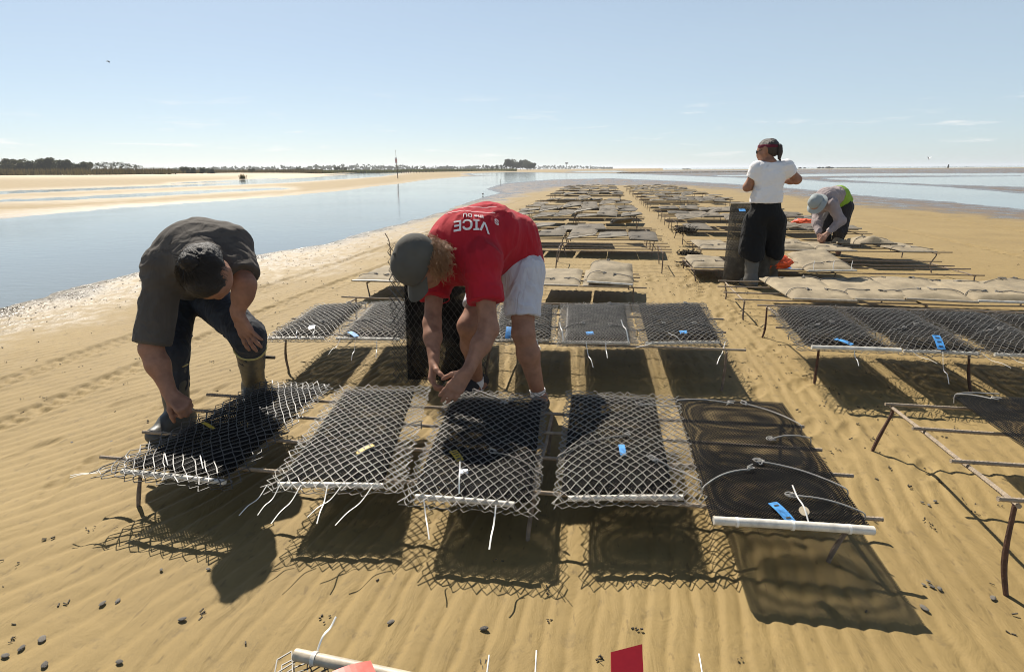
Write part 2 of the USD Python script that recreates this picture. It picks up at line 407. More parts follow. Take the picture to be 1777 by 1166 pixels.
def leafy(name, cols, rough=.7, trans=.35):
    return usdkit.material(stage, L + name, {
        'g': ('geometry', {}), 'n': ('noise_texture', {'scale': .7, 'detail': 5., 'roughness': .75}),
        'oi': ('object_info', {}), 'ad': ('math', {'math_type': 'multiply_add', 'value2': .35, 'value3': -.17}), 'su': ('math', {'math_type': 'add'}),
        'r': ('rgb_ramp', {'ramp': [(.25, cols[0]), (.5, cols[1]), (.75, cols[2])]}),
        'p': ('principled_bsdf', {'roughness': rough, 'specular_ior_level': .3}), 't': ('translucent_bsdf', {}), 'm': ('mix_closure', {'fac': trans}),
    }, [('g.position', 'n.vector'), ('oi.random', 'ad.value1'), ('ad.value', 'su.value1'), ('n.fac', 'su.value2'), ('su.value', 'r.fac'), ('r.color', 'p.base_color'), ('r.color', 't.color'),
        ('p.BSDF', 'm.closure1'), ('t.BSDF', 'm.closure2')], surface='m.closure')


M['leaf'] = leafy('leaf_look', [(.038, .042, .02), (.058, .062, .026), (.09, .08, .036)])
M['leaf_far'] = leafy('leaf_far_look', [(.045, .052, .034), (.06, .066, .04), (.085, .08, .05)])
M['marsh'] = leafy('marsh_look', [(.10, .075, .03), (.135, .115, .04), (.11, .125, .035)], .8)
M['reed'] = leafy('reed_look', [(.085, .062, .028), (.11, .088, .036), (.085, .085, .033)], .8)

# ------------------------------------------------------------------ the ground: one sheet out to the horizon
def noise2(x, y, s, seed=0, oct=1):
    p = np.stack([x * s, y * s, np.zeros_like(x) + .37], -1)
    return meshkit.fbm(p, oct, seed) if oct > 1 else meshkit.noise(p, seed)


def inside(px, py, poly):
    """signed distance (positive inside) of points to a polygon"""
    P = np.asarray(poly, float)
    d = np.full(px.shape, 1e9); ins = np.zeros(px.shape, bool)
    for a, b in zip(P, np.roll(P, -1, 0)):
        e = b - a
        t = np.clip(((px - a[0]) * e[0] + (py - a[1]) * e[1]) / (e @ e), 0, 1)
        d = np.minimum(d, np.hypot(px - a[0] - t * e[0], py - a[1] - t * e[1]))
        if a[1] != b[1]:
            c = (a[1] > py) != (b[1] > py)
            ins ^= c & (px < (b[0] - a[0]) * (py - a[1]) / (b[1] - a[1]) + a[0])
    return np.where(ins, d, -d)


def polydist(x, y, P):
    """distance to a polyline and the running length along it"""
    P = np.asarray(P, float)[:, :2]
    best = np.full(x.shape, 1e9); run = np.zeros(x.shape); acc = 0.
    for a, b in zip(P[:-1], P[1:]):
        e = b - a; Ls = np.linalg.norm(e)
        t = np.clip(((x - a[0]) * e[0] + (y - a[1]) * e[1]) / (e @ e), 0, 1)
        d = np.hypot(x - a[0] - t * e[0], y - a[1] - t * e[1])
        k = d < best
        best = np.where(k, d, best); run = np.where(k, acc + t * Ls, run); acc += Ls
    return best, run


# tidal water, as outlines on the flat (image of the flat at the photographer's eye, stretched below the horizon)
CREEK = [(-900, 700), (-300, 590), (0, 519), (120, 489), (235, 461), (330, 447), (440, 432), (560, 414), (700, 380), (765, 362), (825, 343), (858, 334), (836, 327), (872, 317), (960, 310.5),
         (1060, 308.5), (1180, 313), (1300, 319), (1500, 336), (1777, 358), (2300, 396), (2600, 400), (2300, 362), (1777, 337), (1640, 325), (1540, 319), (1450, 317), (1380, 312), (1250, 308), (1180, 305.5),
         (1060, 301.5), (985, 301), (885, 299.5), (822, 301.5), (830, 304), (885, 304.5), (800, 307.5), (760, 310.5), (700, 318.5), (600, 331), (520, 338), (400, 348), (300, 355), (200, 362), (100, 370), (0, 379), (-400, 410), (-900, 450)]
POOLS = [
    [(-500, 356), (0, 335), (120, 330), (250, 325.5), (400, 320), (500, 316), (600, 310), (660, 306), (690, 302), (650, 301.8), (560, 305), (480, 312), (380, 318), (250, 323), (120, 327.5), (0, 331.5), (-500, 348)],
    [(-500, 352), (0, 346), (130, 341), (250, 335), (380, 329), (480, 326), (500, 327), (380, 332), (250, 339), (130, 344.5), (0, 347.5), (-500, 356)],
    [(300, 318), (420, 312), (520, 304.5), (640, 299.6), (700, 299.2), (690, 300.6), (600, 303), (520, 308), (420, 315)],
    [(1440, 309.5), (1777, 306), (2300, 305), (2600, 320), (2300, 326), (1777, 322), (1640, 318.5), (1540, 315)],
    [(1250, 304.8), (1500, 301.6), (1777, 301), (2400, 300), (2400, 303), (1777, 304), (1500, 304), (1380, 305.4)],
    [(1000, 297.4), (1060, 296.8), (1075, 298.2), (1010, 298.6)],
]
MUD = [(838, 356), (900, 341), (960, 328), (1040, 322), (1180, 323), (1330, 336), (1480, 356), (1777, 384), (2400, 445), (2500, 297), (1777, 292), (1400, 294.2), (1150, 296.6), (1000, 304), (900, 309), (840, 322), (815, 336)]
FARFLAT = [(-600, 460), (0, 388), (300, 362), (600, 336), (760, 313), (840, 304), (830, 301), (700, 317), (600, 330), (400, 347), (200, 361), (0, 378), (-600, 420)]
TRACKS = [[(-400, 800), (0, 667), (239, 583), (340, 547), (426, 512), (598, 454), (690, 422), (800, 385), (900, 350), (960, 328)],
          [(-400, 890), (0, 740), (247, 636), (340, 596), (440, 549), (600, 487), (690, 455), (820, 400), (925, 352), (975, 330)],
          [(1380, 340), (1473, 379), (1660, 421), (1777, 447), (2300, 560)], [(1400, 338), (1477, 360), (1660, 383), (1777, 402), (2300, 480)]]
TRACKS = [[at(*p) for p in t] for t in TRACKS]

_rad = [.55]
while _rad[-1] < 9000:
    r0 = _rad[-1]
    _rad.append(r0 * (1.012 if r0 < .85 else 1.0043 if r0 < 8 else 1.0085 if r0 < 60 else 1.016 if r0 < 600 else 1.09))
_rad = np.array(_rad)
_va = math.atan2(CF[0], CF[1])
_ang = np.concatenate([_va + np.arange(-.86, .8601, .0037), _va + .86 + np.linspace(0, 2 * math.pi - 1.72, 46)[1:]])
AG, RG = np.meshgrid(_ang, _rad)
GX, GY = RG * np.sin(AG), RG * np.cos(AG)
_front = (GX * CF[0] + GY * CF[1]) > .3 * RG
_p = np.stack([GX, GY, np.zeros_like(GX)], -1)
_qx, _qy, _qz = proj(_p)
_qx = np.where(_front, _qx, -1e5); _qy = np.where(_front, _qy, 1e5)


def stretch(y, x):
    return y - (299.5 + (287.5 - 299.5) * x / PW)      # pixels below the horizon


_hy = np.maximum(stretch(_qy, _qx), .02)
WARPX = (noise2(GX, GY, .35, 5, 3) - .5) * 26 * np.clip(_hy / 60, .15, 1.2)


def zone(poly, k=1.0):
    pl = [(x, 40 * math.log(max(stretch(y, x), .3))) for x, y in poly]
    # slim along the line of sight, long across it: measure in a scale that is even over distance
    return inside((_qx + WARPX) * .25, 40 * np.log(_hy) + (noise2(GX, GY, 1.6, 9, 3) - .5) * 3.0 * k, [(x * .25, y) for x, y in pl])


SD_W = zone(CREEK)
for p in POOLS:
    SD_W = np.maximum(SD_W, zone(p, 1.4) - (.5 if p[0][0] < 1000 else 0.))
_range = RG
sea = (_hy < 3.4) & (_qx > 1150) & _front
SD_MUD = zone(MUD, 2.0)
SD_FAR = zone(FARFLAT)


def sstep(x, a, b):
    t = np.clip((x - a) / (b - a), 0, 1)
    return t * t * (3 - 2 * t)


WETN = noise2(GX, GY, 2.3, 21, 4)
wet = sstep(SD_W + (WETN - .5) * 9, -9, -1.5)
bank = (_qx < 800) & (RG < 30)
wet = np.where(bank, np.maximum(wet, sstep(SD_W + (noise2(GX, GY, 1.1, 44, 4) - .5) * 26, -20, -4) * (.2 + .45 * sstep(noise2(GX, GY, 14., 45, 3), .42, .6))), wet)
wet = np.maximum(wet, sstep(SD_MUD + (noise2(GX, GY, .8, 33, 4) - .5) * 22, -3, 4) * (.35 + .65 * sstep(WETN, .42, .6)))
wet = np.maximum(wet, .42 * sstep(SD_FAR, -1, 2) * sstep(WETN, .35, .6))
wet = wet * (1 - .75 * sstep(RG, 14, 40) * (_qx < 800))
mud = sstep(SD_MUD, -2, 6) * .85
dune = sstep(_hy, 15, 9) * sstep(-_qx, -640, -420) * (1 - wet) * _front
# relief
warp = (noise2(GX, GY, 1.1, 1, 2) - .5)
theta = math.radians(6) + math.radians(22) * sstep(-GX, .8, 2.6) + .25 * (noise2(GX, GY, .35, 3) - .5)
lam = .070 + .02 * noise2(GX, GY, .5, 4)
phase = 2 * np.pi / .078 * (GX * np.cos(theta) - (GY - 2) * np.sin(theta)) + 9 * warp + 5.0 * (noise2(GX, GY, 3.1, 2) - .5) + 2.2 * (noise2(GX, GY, 8.5, 8) - .5)
rip = .5 + .5 * np.sin(phase + .75 * np.sin(phase + .6))
ramp_amp = np.clip(1.9 * noise2(GX, GY, 1.7, 6, 3) - .25, .12, 1.3)
GZ = .0096 * ramp_amp * (rip - .5) * (1 - sstep(RG, 7, 13))
GZ += .016 * (noise2(GX, GY, 1.0, 11, 3) - .5) * (1 - sstep(RG, 40, 80))
GZ += .009 * (noise2(GX, GY, 9., 12, 2) - .5) * (1 - sstep(RG, 6, 11))
track = np.zeros_like(GX)
for t in TRACKS:
    dd, run = polydist(GX, GY, t)
    wdt = .11
    inn = sstep(-dd, -wdt, -wdt * .6)
    tread = np.sin(run / .085 * 2 * np.pi + 2 * np.sign(dd - .05)) * .5 + (noise2(GX, GY, 12, 14) - .5) * 1.6
    GZ += (inn * (-.012 + .016 * tread) + .010 * np.exp(-((dd - wdt * 1.15) / .035) ** 2)) * (1 - sstep(RG, 14, 40) * .6)
# footprints trampled round the racks on the right-hand aisle and by the gatherers
frng = np.random.default_rng(4)
for (x0, x1, y0, y1, n) in ((1.0, 1.5, 4.2, 8.5, 60), (.95, 1.6, 2.6, 4.2, 12), (-.9, .9, 6.9, 7.6, 22), (2.2, 5.2, 6.5, 7.0, 26), (-2.6, 1.2, 2.75, 3.35, 18), (-3.2, -2.2, 1.9, 2.9, 7)):
    for _ in range(n):
        cx, cy, a = frng.uniform(x0, x1), frng.uniform(y0, y1), frng.uniform(-.6, .6)
        dx, dy = GX - cx, GY - cy
        k = (np.abs(dx) < .3) & (np.abs(dy) < .3)
        u, v = dx[k] * math.cos(a) - dy[k] * math.sin(a), dx[k] * math.sin(a) + dy[k] * math.cos(a)
        q2 = (u / .042) ** 2 + (v / .115) ** 2 + .6 * (noise2(GX[k], GY[k], 18., 5) - .5)
        GZ[k] += -.011 * np.exp(-q2 ** 2) + .004 * np.exp(-((np.sqrt(np.maximum(q2, 0)) - 1.25) / .3) ** 2)
low = sstep(SD_W, -4, 5)
GZ = GZ * (1 - .85 * low) - low * .12 - .028 * sstep(SD_W, -14, -3) + .0
GZ = np.where(sea, np.minimum(GZ, -.12), GZ)
GZ += dune * (.25 + .5 * noise2(GX, GY, .05, 17, 3)) * sstep(RG, 60, 130)
# rim of the disc and its middle are closed
nr, na = GX.shape
V = np.stack([GX, GY, GZ], -1).reshape(-1, 3)
ii, jj = np.meshgrid(np.arange(nr - 1), np.arange(na), indexing='ij')
k2 = (jj + 1) % na
F4 = np.stack([ii * na + jj, ii * na + k2, (ii + 1) * na + k2, (ii + 1) * na + jj], -1).reshape(-1, 4)
F = np.vstack([F4[:, [0, 2, 1]], F4[:, [0, 3, 2]]])
c0 = len(V)
V = np.vstack([V, [[0, 0, 0]]])
jr = np.arange(na)
F = np.vstack([F, np.stack([np.full(na, c0), (jr + 1) % na, jr], 1)])
_n = np.cross(V[F[0, 1]] - V[F[0, 0]], V[F[0, 2]] - V[F[0, 0]])
if _n[2] < 0:
    F = F[:, ::-1]
g = usdkit.mesh(stage, numbered('/World', 'sand_flat'), (V, F), M['sand'], True)
for nm, arr in (('wet', wet), ('mud', mud), ('dune', dune)):
    UsdGeom.PrimvarsAPI(g).CreatePrimvar(nm, Sdf.ValueTypeNames.FloatArray, 'vertex').Set(Vt.FloatArray.FromNumpy(np.append(arr.ravel(), 0).astype(np.float32)))
tag(g, kind='structure')
GT = cKDTree(V[:, :2][:int(np.searchsorted(_rad, 70.)) * na])


def gz(x, y):
    return float(V[GT.query([x, y])[1], 2])


# still tidal water: one level sheet, seen wherever the sand lies below it
wr = np.array([.0, 2, 6, 20, 60, 200, 800, 3000, 8900])
wa = np.linspace(0, 2 * math.pi, 97)[:-1]
WV = [[0, 0, -.052]] + [[r0 * math.sin(a), r0 * math.cos(a), -.052] for r0 in wr[1:] for a in wa]
WF = [[0, 1 + (j + 1) % 96, 1 + j] for j in range(96)]
for i in range(len(wr) - 2):
    for j in range(96):
        a, b = 1 + i * 96 + j, 1 + i * 96 + (j + 1) % 96
        WF += [[a, b, b + 96], [a, b + 96, a + 96]]
struct('tidal_water', (np.array(WV), np.array(WF)), M['water'])

# ------------------------------------------------------------------ racks of reinforcing bar
rng = np.random.default_rng(11)


def bar_path(a, b, n=7, sag=.0, j=.002):
    t = np.linspace(0, 1, n)[:, None]
    P = np.asarray(a) * (1 - t) + np.asarray(b) * t
    P[1:-1] += rng.normal(0, j, (n - 2, 3))
    P[:, 2] -= sag * 4 * (t * (1 - t))[:, 0]
    return P


def rebar(a, b, r=.0075, n=7, sag=.0, ribs=False, j=.002):
    P = bar_path(a, b, n, sag, j)
    if ribs:                                  # the rolled ribs show on the bars close to the camera
        Q = curve(P, 4)
        Ls = np.concatenate([[0], np.cumsum(np.linalg.norm(np.diff(Q, axis=0), axis=1))])
        s = np.arange(0, Ls[-1], .005)
        Q = np.stack([np.interp(s, Ls, Q[:, k]) for k in range(3)], 1)
        return tube(Q, r * (1 + .16 * (np.arange(len(Q)) % 3 == 0)), 6)
    return tube(P, r, 6)


def rack(label, x0, x1, ys, zz, frames_x, group=None, rust='rebar', pale='rebar_pale', ribs=False, stub=.1, legj=.04, r=.0075, gap=None, cross_y=None, starts=None, splay=(0, 0)):
    """long rails along the row, on bent cross frames whose two ends are the legs"""
    zf = lambda y: float(np.interp(y, [ys[0], ys[-1]], np.broadcast_to(zz, 2)))
    base = np.array([(x0 + x1) / 2, (ys[0] + ys[-1]) / 2, 0.])
    t = thing('oyster_rack', label, 'rack', base, group)
    for iy, y in enumerate(ys):
        if gap and y == gap[0]:
            continue
        z = zf(y)
        a, b = x0 - rng.uniform(0, stub), x1 + rng.uniform(0, stub)
        a = a if starts is None else starts[iy]
        obj('rail', rebar((a, y + rng.normal(0, .012), z), (b, y + rng.normal(0, .012), z + rng.normal(0, .006)), r, 9, .004, ribs), M[pale], t, 40)
    yc0, yc1 = (ys[0], ys[-1]) if cross_y is None else cross_y
    for fx in frames_x:
        zc = lambda y: zf(y) - 2 * r - .001
        xs = fx + rng.normal(0, .015, 2) if starts is None else np.array([fx - .06, fx + .06])
        obj('cross_bar', rebar((xs[0], yc0 - .015, zc(yc0)), (xs[1], yc1 + .015, zc(yc1)), r, 6, .0, ribs), M[pale], t, 40)
        for y, xx in ((yc0, xs[0]), (yc1, xs[1])):
            foot = np.array([xx + rng.normal(0, legj), y + rng.normal(0, legj) , -.06])
            foot[:2] += [splay[0] if y == yc0 else splay[1], 0]
            foot[2] = gz(foot[0], foot[1]) - .06
            top = np.array([xx, y, zc(y) - .2 * r])
            knee = top * .45 + foot * .55 + rng.normal(0, .008, 3)
            P = curve([top + [0, 0, 0], top + [0, 0, -.03], knee, foot], 5)
            rr = np.interp(np.linspace(0, 1, len(P)), [0, .5, .62, 1], [r, r, r * 1.25, r * .95])
            obj('leg', tube(P, rr, 7), M[rust], t, 40)
    return t


RZ = .193
FRONT_YS = (1.88, 2.155, 2.385, 2.61)
rack('long steel bar rack carrying the five nearest bags, in front of the two bending men', -2.06, .985, FRONT_YS, RZ, (-1.87, -.20, .90), 'oyster racks', ribs=True, stub=.05)
rack('bare steel bar rack end jutting out empty at the right edge of the photo', 1.33, 4.2, (1.775, 2.07, 2.43, 2.79), (.36, .25), (1.385, 2.9, 4.1), 'oyster racks', ribs=True, stub=.03, legj=.008, starts=(1.268, 1.303, 1.356, 1.413), splay=(.07, -.055), rust='rebar_rust')
rack('steel bar rack under six netted bags just behind the man in the red shirt', -2.2, .86, (3.52, 3.9, 4.3, 4.68), .275, (-2.12, -.70, .80), 'oyster racks')
rack('rusty legged rack under the netted bags in front of the tan bags on the right', 1.36, 4.3, (3.74, 4.1, 4.45, 4.80), .275, (1.41, 2.33, 4.2), 'oyster racks', rust='rebar_rust')
rack('steel bar rack under the tan bags behind the man in the red shirt', -2.62, .42, (5.8, 6.08, 6.35, 6.62), .195, (-2.5, -1.0, .36), 'oyster racks')
rack('steel bar rack whose two empty bars end left of the puffy tan bags', 1.30, 4.4, (5.36, 5.66, 5.96, 6.26), .195, (1.36, 2.9, 4.2), 'oyster racks')
rack('empty rack of thin bars with a row of shadows behind the two tan bags', -2.2, .93, (7.75, 8.05, 8.35, 8.6), .29, (-2.1, -.55, .88), 'oyster racks', pale='rebar')
rack('low rack with bare bars running out to the right behind the puffy tan bags', 1.15, 4.42, (7.3, 7.62, 7.95, 8.25), .14, (1.2, 2.85, 4.36), 'oyster racks', pale='rebar')
rack('rack with thick bags where the person in the bucket hat is working', 1.45, 4.75, (8.66, 8.98, 9.3, 9.6), .21, (1.5, 3.1, 4.65), 'oyster racks', pale='rebar')
rack('rack beyond the bucket hat carrying an orange net sack', 1.5, 4.75, (10.9, 11.2, 11.55, 11.85), .23, (1.55, 3.1, 4.6), 'oyster racks', pale='rebar')

# ------------------------------------------------------------------ oyster bags
def bag_surface(c, z_bulge):
    nl, nr, fr, fl = [np.asarray(p, float) for p in c]

    def S(u, v):
        u, v = np.asarray(u, float)[..., None], np.asarray(v, float)[..., None]
        return (nl * (1 - u) + nr * u) * (1 - v) + (fl * (1 - u) + fr * u) * v
    return S


def pillow(u, v, pu=4, pv=8):
    return np.clip(1 - np.abs(2 * u - 1) ** pu, 0, 1) ** .6 * np.clip(1 - np.abs(2 * v - 1) ** pv, 0, 1) ** .7


def lump(u, v, seed, s=3.):
    p = np.stack([u * s, v * s * 2, np.zeros_like(u) + seed * 1.37], -1)
    return meshkit.fbm(p, 3, seed)


class Bag:
    """a flat mesh bag: inner bag of fine screen, often a sleeve of coarse diamond netting, a split pipe that closes the near end"""

    def __init__(self, label, c, screen='screen_dense', net=None, inset=(.09, .07, .04, .09), thick=.05, seed=0, group=None, name='oyster_bag', category='oyster bag', sag=.012, lumps=.5, cell=(.041, .056), ragged=.0038, rn=.0018):
        self.S, self.seed, self.T = bag_surface(c, 0), seed, thick
        self.r = np.random.default_rng(100 + seed)
        mid = self.S(.5, .5)
        self.t = thing(name, label, category, (mid[0], mid[1], min(p[2] for p in c) - .01), group)
        self.w = np.linalg.norm(self.S(1, .5) - self.S(0, .5)); self.l = np.linalg.norm(self.S(.5, 1) - self.S(.5, 0))
        self.in0 = (inset[0], inset[1], 1 - inset[2], 1 - inset[3]) if net else (0., 0., 1., 1.)
        self.lumps, self.sag = lumps, sag
        a = unit(self.S(1, .5) - self.S(0, .5)); b = unit(self.S(.5, 1) - self.S(.5, 0))
        self.N = unit(np.cross(a, b))
        u0, v0, u1, v1 = self.in0
        nu, nv = 17, 27
        U, Vv = np.meshgrid(np.linspace(0, 1, nu), np.linspace(0, 1, nv), indexing='ij')
        gu, gv = u0 + (u1 - u0) * U, v0 + (v1 - v0) * Vv
        top = self.top(gu, gv); bot = self.bottom(gu, gv)
        def grid(P, flip):
            V = P.reshape(-1, 3)
            i, j = np.meshgrid(np.arange(nu - 1), np.arange(nv - 1), indexing='ij')
            q = np.stack([i * nv + j, (i + 1) * nv + j, (i + 1) * nv + j + 1, i * nv + j + 1], -1).reshape(-1, 4)
            f = np.vstack([q[:, [0, 1, 2]], q[:, [0, 2, 3]]])
            return V, f[:, ::-1] if flip else f
        v, f = cat([grid(top, False), grid(bot, True)])
        uv = np.stack([gu.ravel() * self.w, gv.ravel() * self.l], 1)
        uv = np.vstack([uv, uv + [.0031, .0017]])
        obj('mesh_bag', (v, f), M[screen], self.t, True, uv)
        if net:
            self.dip = .014
            self.net(net, cell, ragged, rn)

    def top(self, u, v):
        u, v = np.asarray(u, float), np.asarray(v, float)
        u0, v0, u1, v1 = self.in0
        uu, vv = np.clip((u - u0) / (u1 - u0), 0, 1), np.clip((v - v0) / (v1 - v0), 0, 1)
        h = self.T * pillow(uu, vv) * (.45 + self.lumps * lump(u, v, self.seed)) + .003
        return self.S(u, v) + h[..., None] * self.N

    def bottom(self, u, v):
        u, v = np.asarray(u, float), np.asarray(v, float)
        h = -.004 - self.sag * np.abs(np.sin(3 * np.pi * v)) * pillow(u, v) - getattr(self, 'dip', 0.) * np.exp(-((v - .04) / .035) ** 2)
        return self.S(u, v) + h[..., None] * self.N

    def net(self, mat, cell, ragged, rn):
        nu = int(round(self.w / cell[0] * 2)); nv = int(round(self.l / cell[1] * 2))
        I, J = np.meshgrid(np.arange(nu + 1), np.arange(nv + 1), indexing='ij')
        A, B = [], []
        for side in (0, 1):
            jit = self.r.normal(0, 1, (nu + 1, nv + 1, 2)) * .10
            warp = (lump(I / nu, J / nv, self.seed + 31 + side, 2.) - .5) * 1.1
            u = (I + jit[..., 0] + warp * np.sin(np.pi * I / nu)) / nu; v = (J + jit[..., 1] + warp) / nv
            u = np.clip(u, -.03, 1.03); v = np.clip(v, -.012, 1.008)
            P = self.top(u, v) + .0045 * self.N if side == 0 else self.bottom(u, v) - .005 * self.N
            edge = np.minimum.reduce([u, 1 - u, v, 1 - v])
            P = P + (self.r.normal(0, ragged, P.shape[:2]) * np.exp(-np.maximum(edge, 0) / .06))[..., None] * self.N
            P[..., :2] += self.r.normal(0, ragged, P[..., :2].shape) * np.exp(-np.maximum(edge, 0) / .02)[..., None]
            for di in (-1, 1):
                ok = ((I + J) % 2 == 0) & (I + di >= 0) & (I + di <= nu) & (J + 1 <= nv)
                i, j = I[ok], J[ok]
                A.append(P[i, j]); B.append(P[i + di, j + 1])
                ok = ((I + J) % 2 == 1) & (I + di >= 0) & (I + di <= nu) & (J + 1 <= nv) & False
        # the fold along both long sides
        A, B = np.vstack(A), np.vstack(B)
        obj('net_sleeve', prisms(A, B, rn * self.r.uniform(.8, 1.2, len(A)), 4), M[mat], self.t)

    def pt(self, u, v, lift=.008):
        return self.top(np.array(u), np.array(v)) + lift * self.N

    def pipe(self, u0=.12, u1=.86, v=.045, r=.0105, mat='pvc', lift=-.0085, knots=0):
        n = 12
        us = np.linspace(u0, u1, n)
        P = np.array([self.pt(u, v, lift) for u in us])
        P = P[0] + np.linspace(0, 1, n)[:, None] * (P[-1] - P[0]) + [0, 0, .002] * np.sin(np.linspace(0, 3, n))[:, None]
        p = obj('closing_pipe', tube(P, r, 12), M[mat], self.t, 40)
        for k in range(knots):
            q = P[0] + (P[-1] - P[0]) * (.15 + .35 * k)
            ax = unit(P[-1] - P[0])
            obj('collar', tube([q - ax * .004, q + ax * .004], r * 1.14, 12), M['tie_white'], p, 40)
        return p

    def tie(self, u, v, d, length=.11, mat='tie_white', rise=.03, w=.0023):
        """a cable tie tail sticking out; d is its direction on the bag (across, along), downwards by rise"""
        a = unit(self.S(1, .5) - self.S(0, .5)); b = unit(self.S(.5, 1) - self.S(.5, 0))
        q = self.pt(u, v, .012)
        dd = unit(a * d[0] + b * d[1])
        P = curve([q, q + dd * length * .35 + [0, 0, rise * .6], q + dd * length * .7 + [0, 0, rise * .7 + .0], q + dd * length + [0, 0, rise]], 5)
        obj('cable_tie', tube(P, w, 5, flat=.45), M[mat], self.t, 40)

    def tag(self, u, v, rot, size=(.03, .085), mat='tag_blue', tilt=.15, lift=.012, ink=0):
        a = unit(self.S(1, .5) - self.S(0, .5)); b = unit(self.S(.5, 1) - self.S(.5, 0))
        x = a * math.cos(rot) + b * math.sin(rot); y = -a * math.sin(rot) + b * math.cos(rot)
        y = unit(y + self.N * tilt); n = unit(np.cross(x, y))
        q = self.pt(u, v, lift)
        nx, ny = 3, 8
        gx, gy = np.meshgrid(np.linspace(-.5, .5, nx), np.linspace(0, 1, ny), indexing='ij')
        P = q + gx[..., None] * size[0] * x + gy[..., None] * size[1] * y + (np.sin(gy * 2.6) * .006)[..., None] * n
        i, j = np.meshgrid(np.arange(nx - 1), np.arange(ny - 1), indexing='ij')
        qd = np.stack([i * ny + j, (i + 1) * ny + j, (i + 1) * ny + j + 1, i * ny + j + 1], -1).reshape(-1, 4)
        f = np.vstack([qd[:, [0, 1, 2]], qd[:, [0, 2, 3]]])
        v1, f1 = P.reshape(-1, 3), f
        v2 = v1 - .0012 * n
        # closed rim
        rim = [i0 * ny for i0 in range(nx)] + [(nx - 1) * ny + j0 for j0 in range(1, ny)] + [i0 * ny + ny - 1 for i0 in range(nx - 2, -1, -1)] + [j0 for j0 in range(ny - 2, 0, -1)]
        N1 = len(v1)
        rf = []
        for k in range(len(rim)):
            p0, p1 = rim[k], rim[(k + 1) % len(rim)]
            rf += [[p0, p0 + N1, p1 + N1], [p0, p1 + N1, p1]]
        tg = obj('tag', (np.vstack([v1, v2]), np.vstack([f1, f1[:, ::-1] + N1, rf])), M[mat], self.t)
        for k in range(ink):
            c0 = q + y * size[1] * (.2 + .6 * k / max(ink - 1, 1)) + n * (.0012 + math.sin((.2 + .6 * k / max(ink - 1, 1)) * 2.6) * .006)
            obj('printed_mark', box(c0, (size[0] * self.r.uniform(.45, .75), size[1] * .07, .0008), np.stack([x, y, n], 1)), M['ink'], tg)
        return tg

    def cord(self, u0, v0, u1, v1, mat='cord', hook=True, bow=.02, lift=.004, r=.0026):
        """elastic cord that comes round the edge of the bag and ends in a wire hook"""
        p0 = self.S(np.array(u0), np.array(v0)) - .025 * self.N
        us = np.linspace(u0, u1, 9); vs = np.linspace(v0, v1, 9) + bow * np.sin(np.linspace(0, np.pi, 9))
        P = [p0] + [self.pt(u, v, lift + .008) for u, v in zip(us, vs)]
        c = obj('cord', tube(curve(P, 3), r, 6), M[mat], self.t, 40)
        if hook:
            q = P[-1]; d = unit(P[-1] - P[-3]); s = np.cross(d, self.N)
            th = np.linspace(-2.2, 3.4, 16)
            R = .013
            H = q + d * R + np.outer(np.cos(th), -d) * R * -1 + np.outer(np.sin(th), s) * R * .8 + np.outer(np.linspace(0, .01, 16), self.N)
            H = np.vstack([q, H, H[-1] + d * .03 + s * .012 * self.r.choice([-1, 1])])
            obj('hook', tube(curve(H, 2), r * .75, 6), M['cord_pale'], c, 40)
            K = q + self.r.normal(0, 1, (9, 3)) * [.007, .007, .004]
            obj('knot', tube(curve(K, 3), r * .8, 5), M[mat], c, 40)
        return c


def quad(*px, z=.214):
    zz = np.broadcast_to(np.asarray(z, float), 4)
    return [at(*p, zz[i]) for i, p in enumerate(px)]


G5 = 'bags on the front rack'
b = Bag('wet black netted bag with white pipe, under the bending man in the grey shirt', quad((158, 822), (395, 848), (578, 668), (452, 664), z=(.214, .214, .227, .235)), net='net_mixed', seed=1, inset=(.13, .09, .10, .08), thick=.022, group=G5, rn=.0022)
b.pipe(.16, .93, .045)
b.tie(.06, .03, (-1, -.35), .13, rise=-.03); b.tie(.10, .02, (-1, -.1), .16, rise=-.03); b.tie(.45, .09, (-.8, .8), .07, rise=.02); b.tie(.72, .09, (-.8, .9), .08, rise=.02)
b.tag(.40, .40, 1.2, (.016, .08), 'tag_yellow', lift=.0)
b = Bag('pale grey netted bag with six white ties hanging over its near edge', quad((455, 850), (700, 853), (748, 671), (590, 672)), net='net_pale', seed=2, inset=(.09, .07, .17, .05), thick=.024, group=G5)
b.pipe(.08, .84, .045)
for u, d, ln in ((.03, (-.55, -1), .13), (.12, (-.4, -1), .12), (.27, (-.35, -1), .17), (.46, (.02, -1), .16), (.56, (-.8, -1), .15), (.78, (-.6, -1), .19)):
    b.tie(u, .012, d, ln, rise=-.055)
b.tag(.55, .24, -.9, (.022, .085), 'tag_yellow', lift=-.002, ink=3)
b.cord(1., .55, .80, .45, 'cord', hook=False)
b = Bag('netted bag in the shadow of the man in red, yellow tag inside', quad((692, 872), (935, 892), (952, 684), (778, 678)), net='net_grey', seed=3, inset=(.07, .07, .06, .08), thick=.028, group=G5)
b.pipe(.10, .82, .05)
b.tag(.36, .27, .65, (.032, .075), 'tag_yellow', lift=-.001, ink=4)
b.tag(.42, .18, .3, (.03, .028), 'tag_white', lift=-.002)
b.tie(.42, .06, (-.12, 1), .11, rise=.07, w=.003); b.tie(.70, .01, (-.05, -1), .15, rise=-.07, w=.003); b.tie(.18, .012, (.35, -1), .14, rise=-.07)
b.cord(.25, 1., .60, .82, 'cord_pale'); b.cord(.98, .9, .68, .86, 'cord'); b.cord(1., .22, .62, .33, 'cord')
b = Bag('pale netted bag with a round shadow and blue tag, beside the smooth black bag', quad((958, 876), (1225, 872), (1175, 690), (983, 678)), net='net_pale', seed=4, inset=(.05, .07, .20, .05), thick=.03, group=G5)
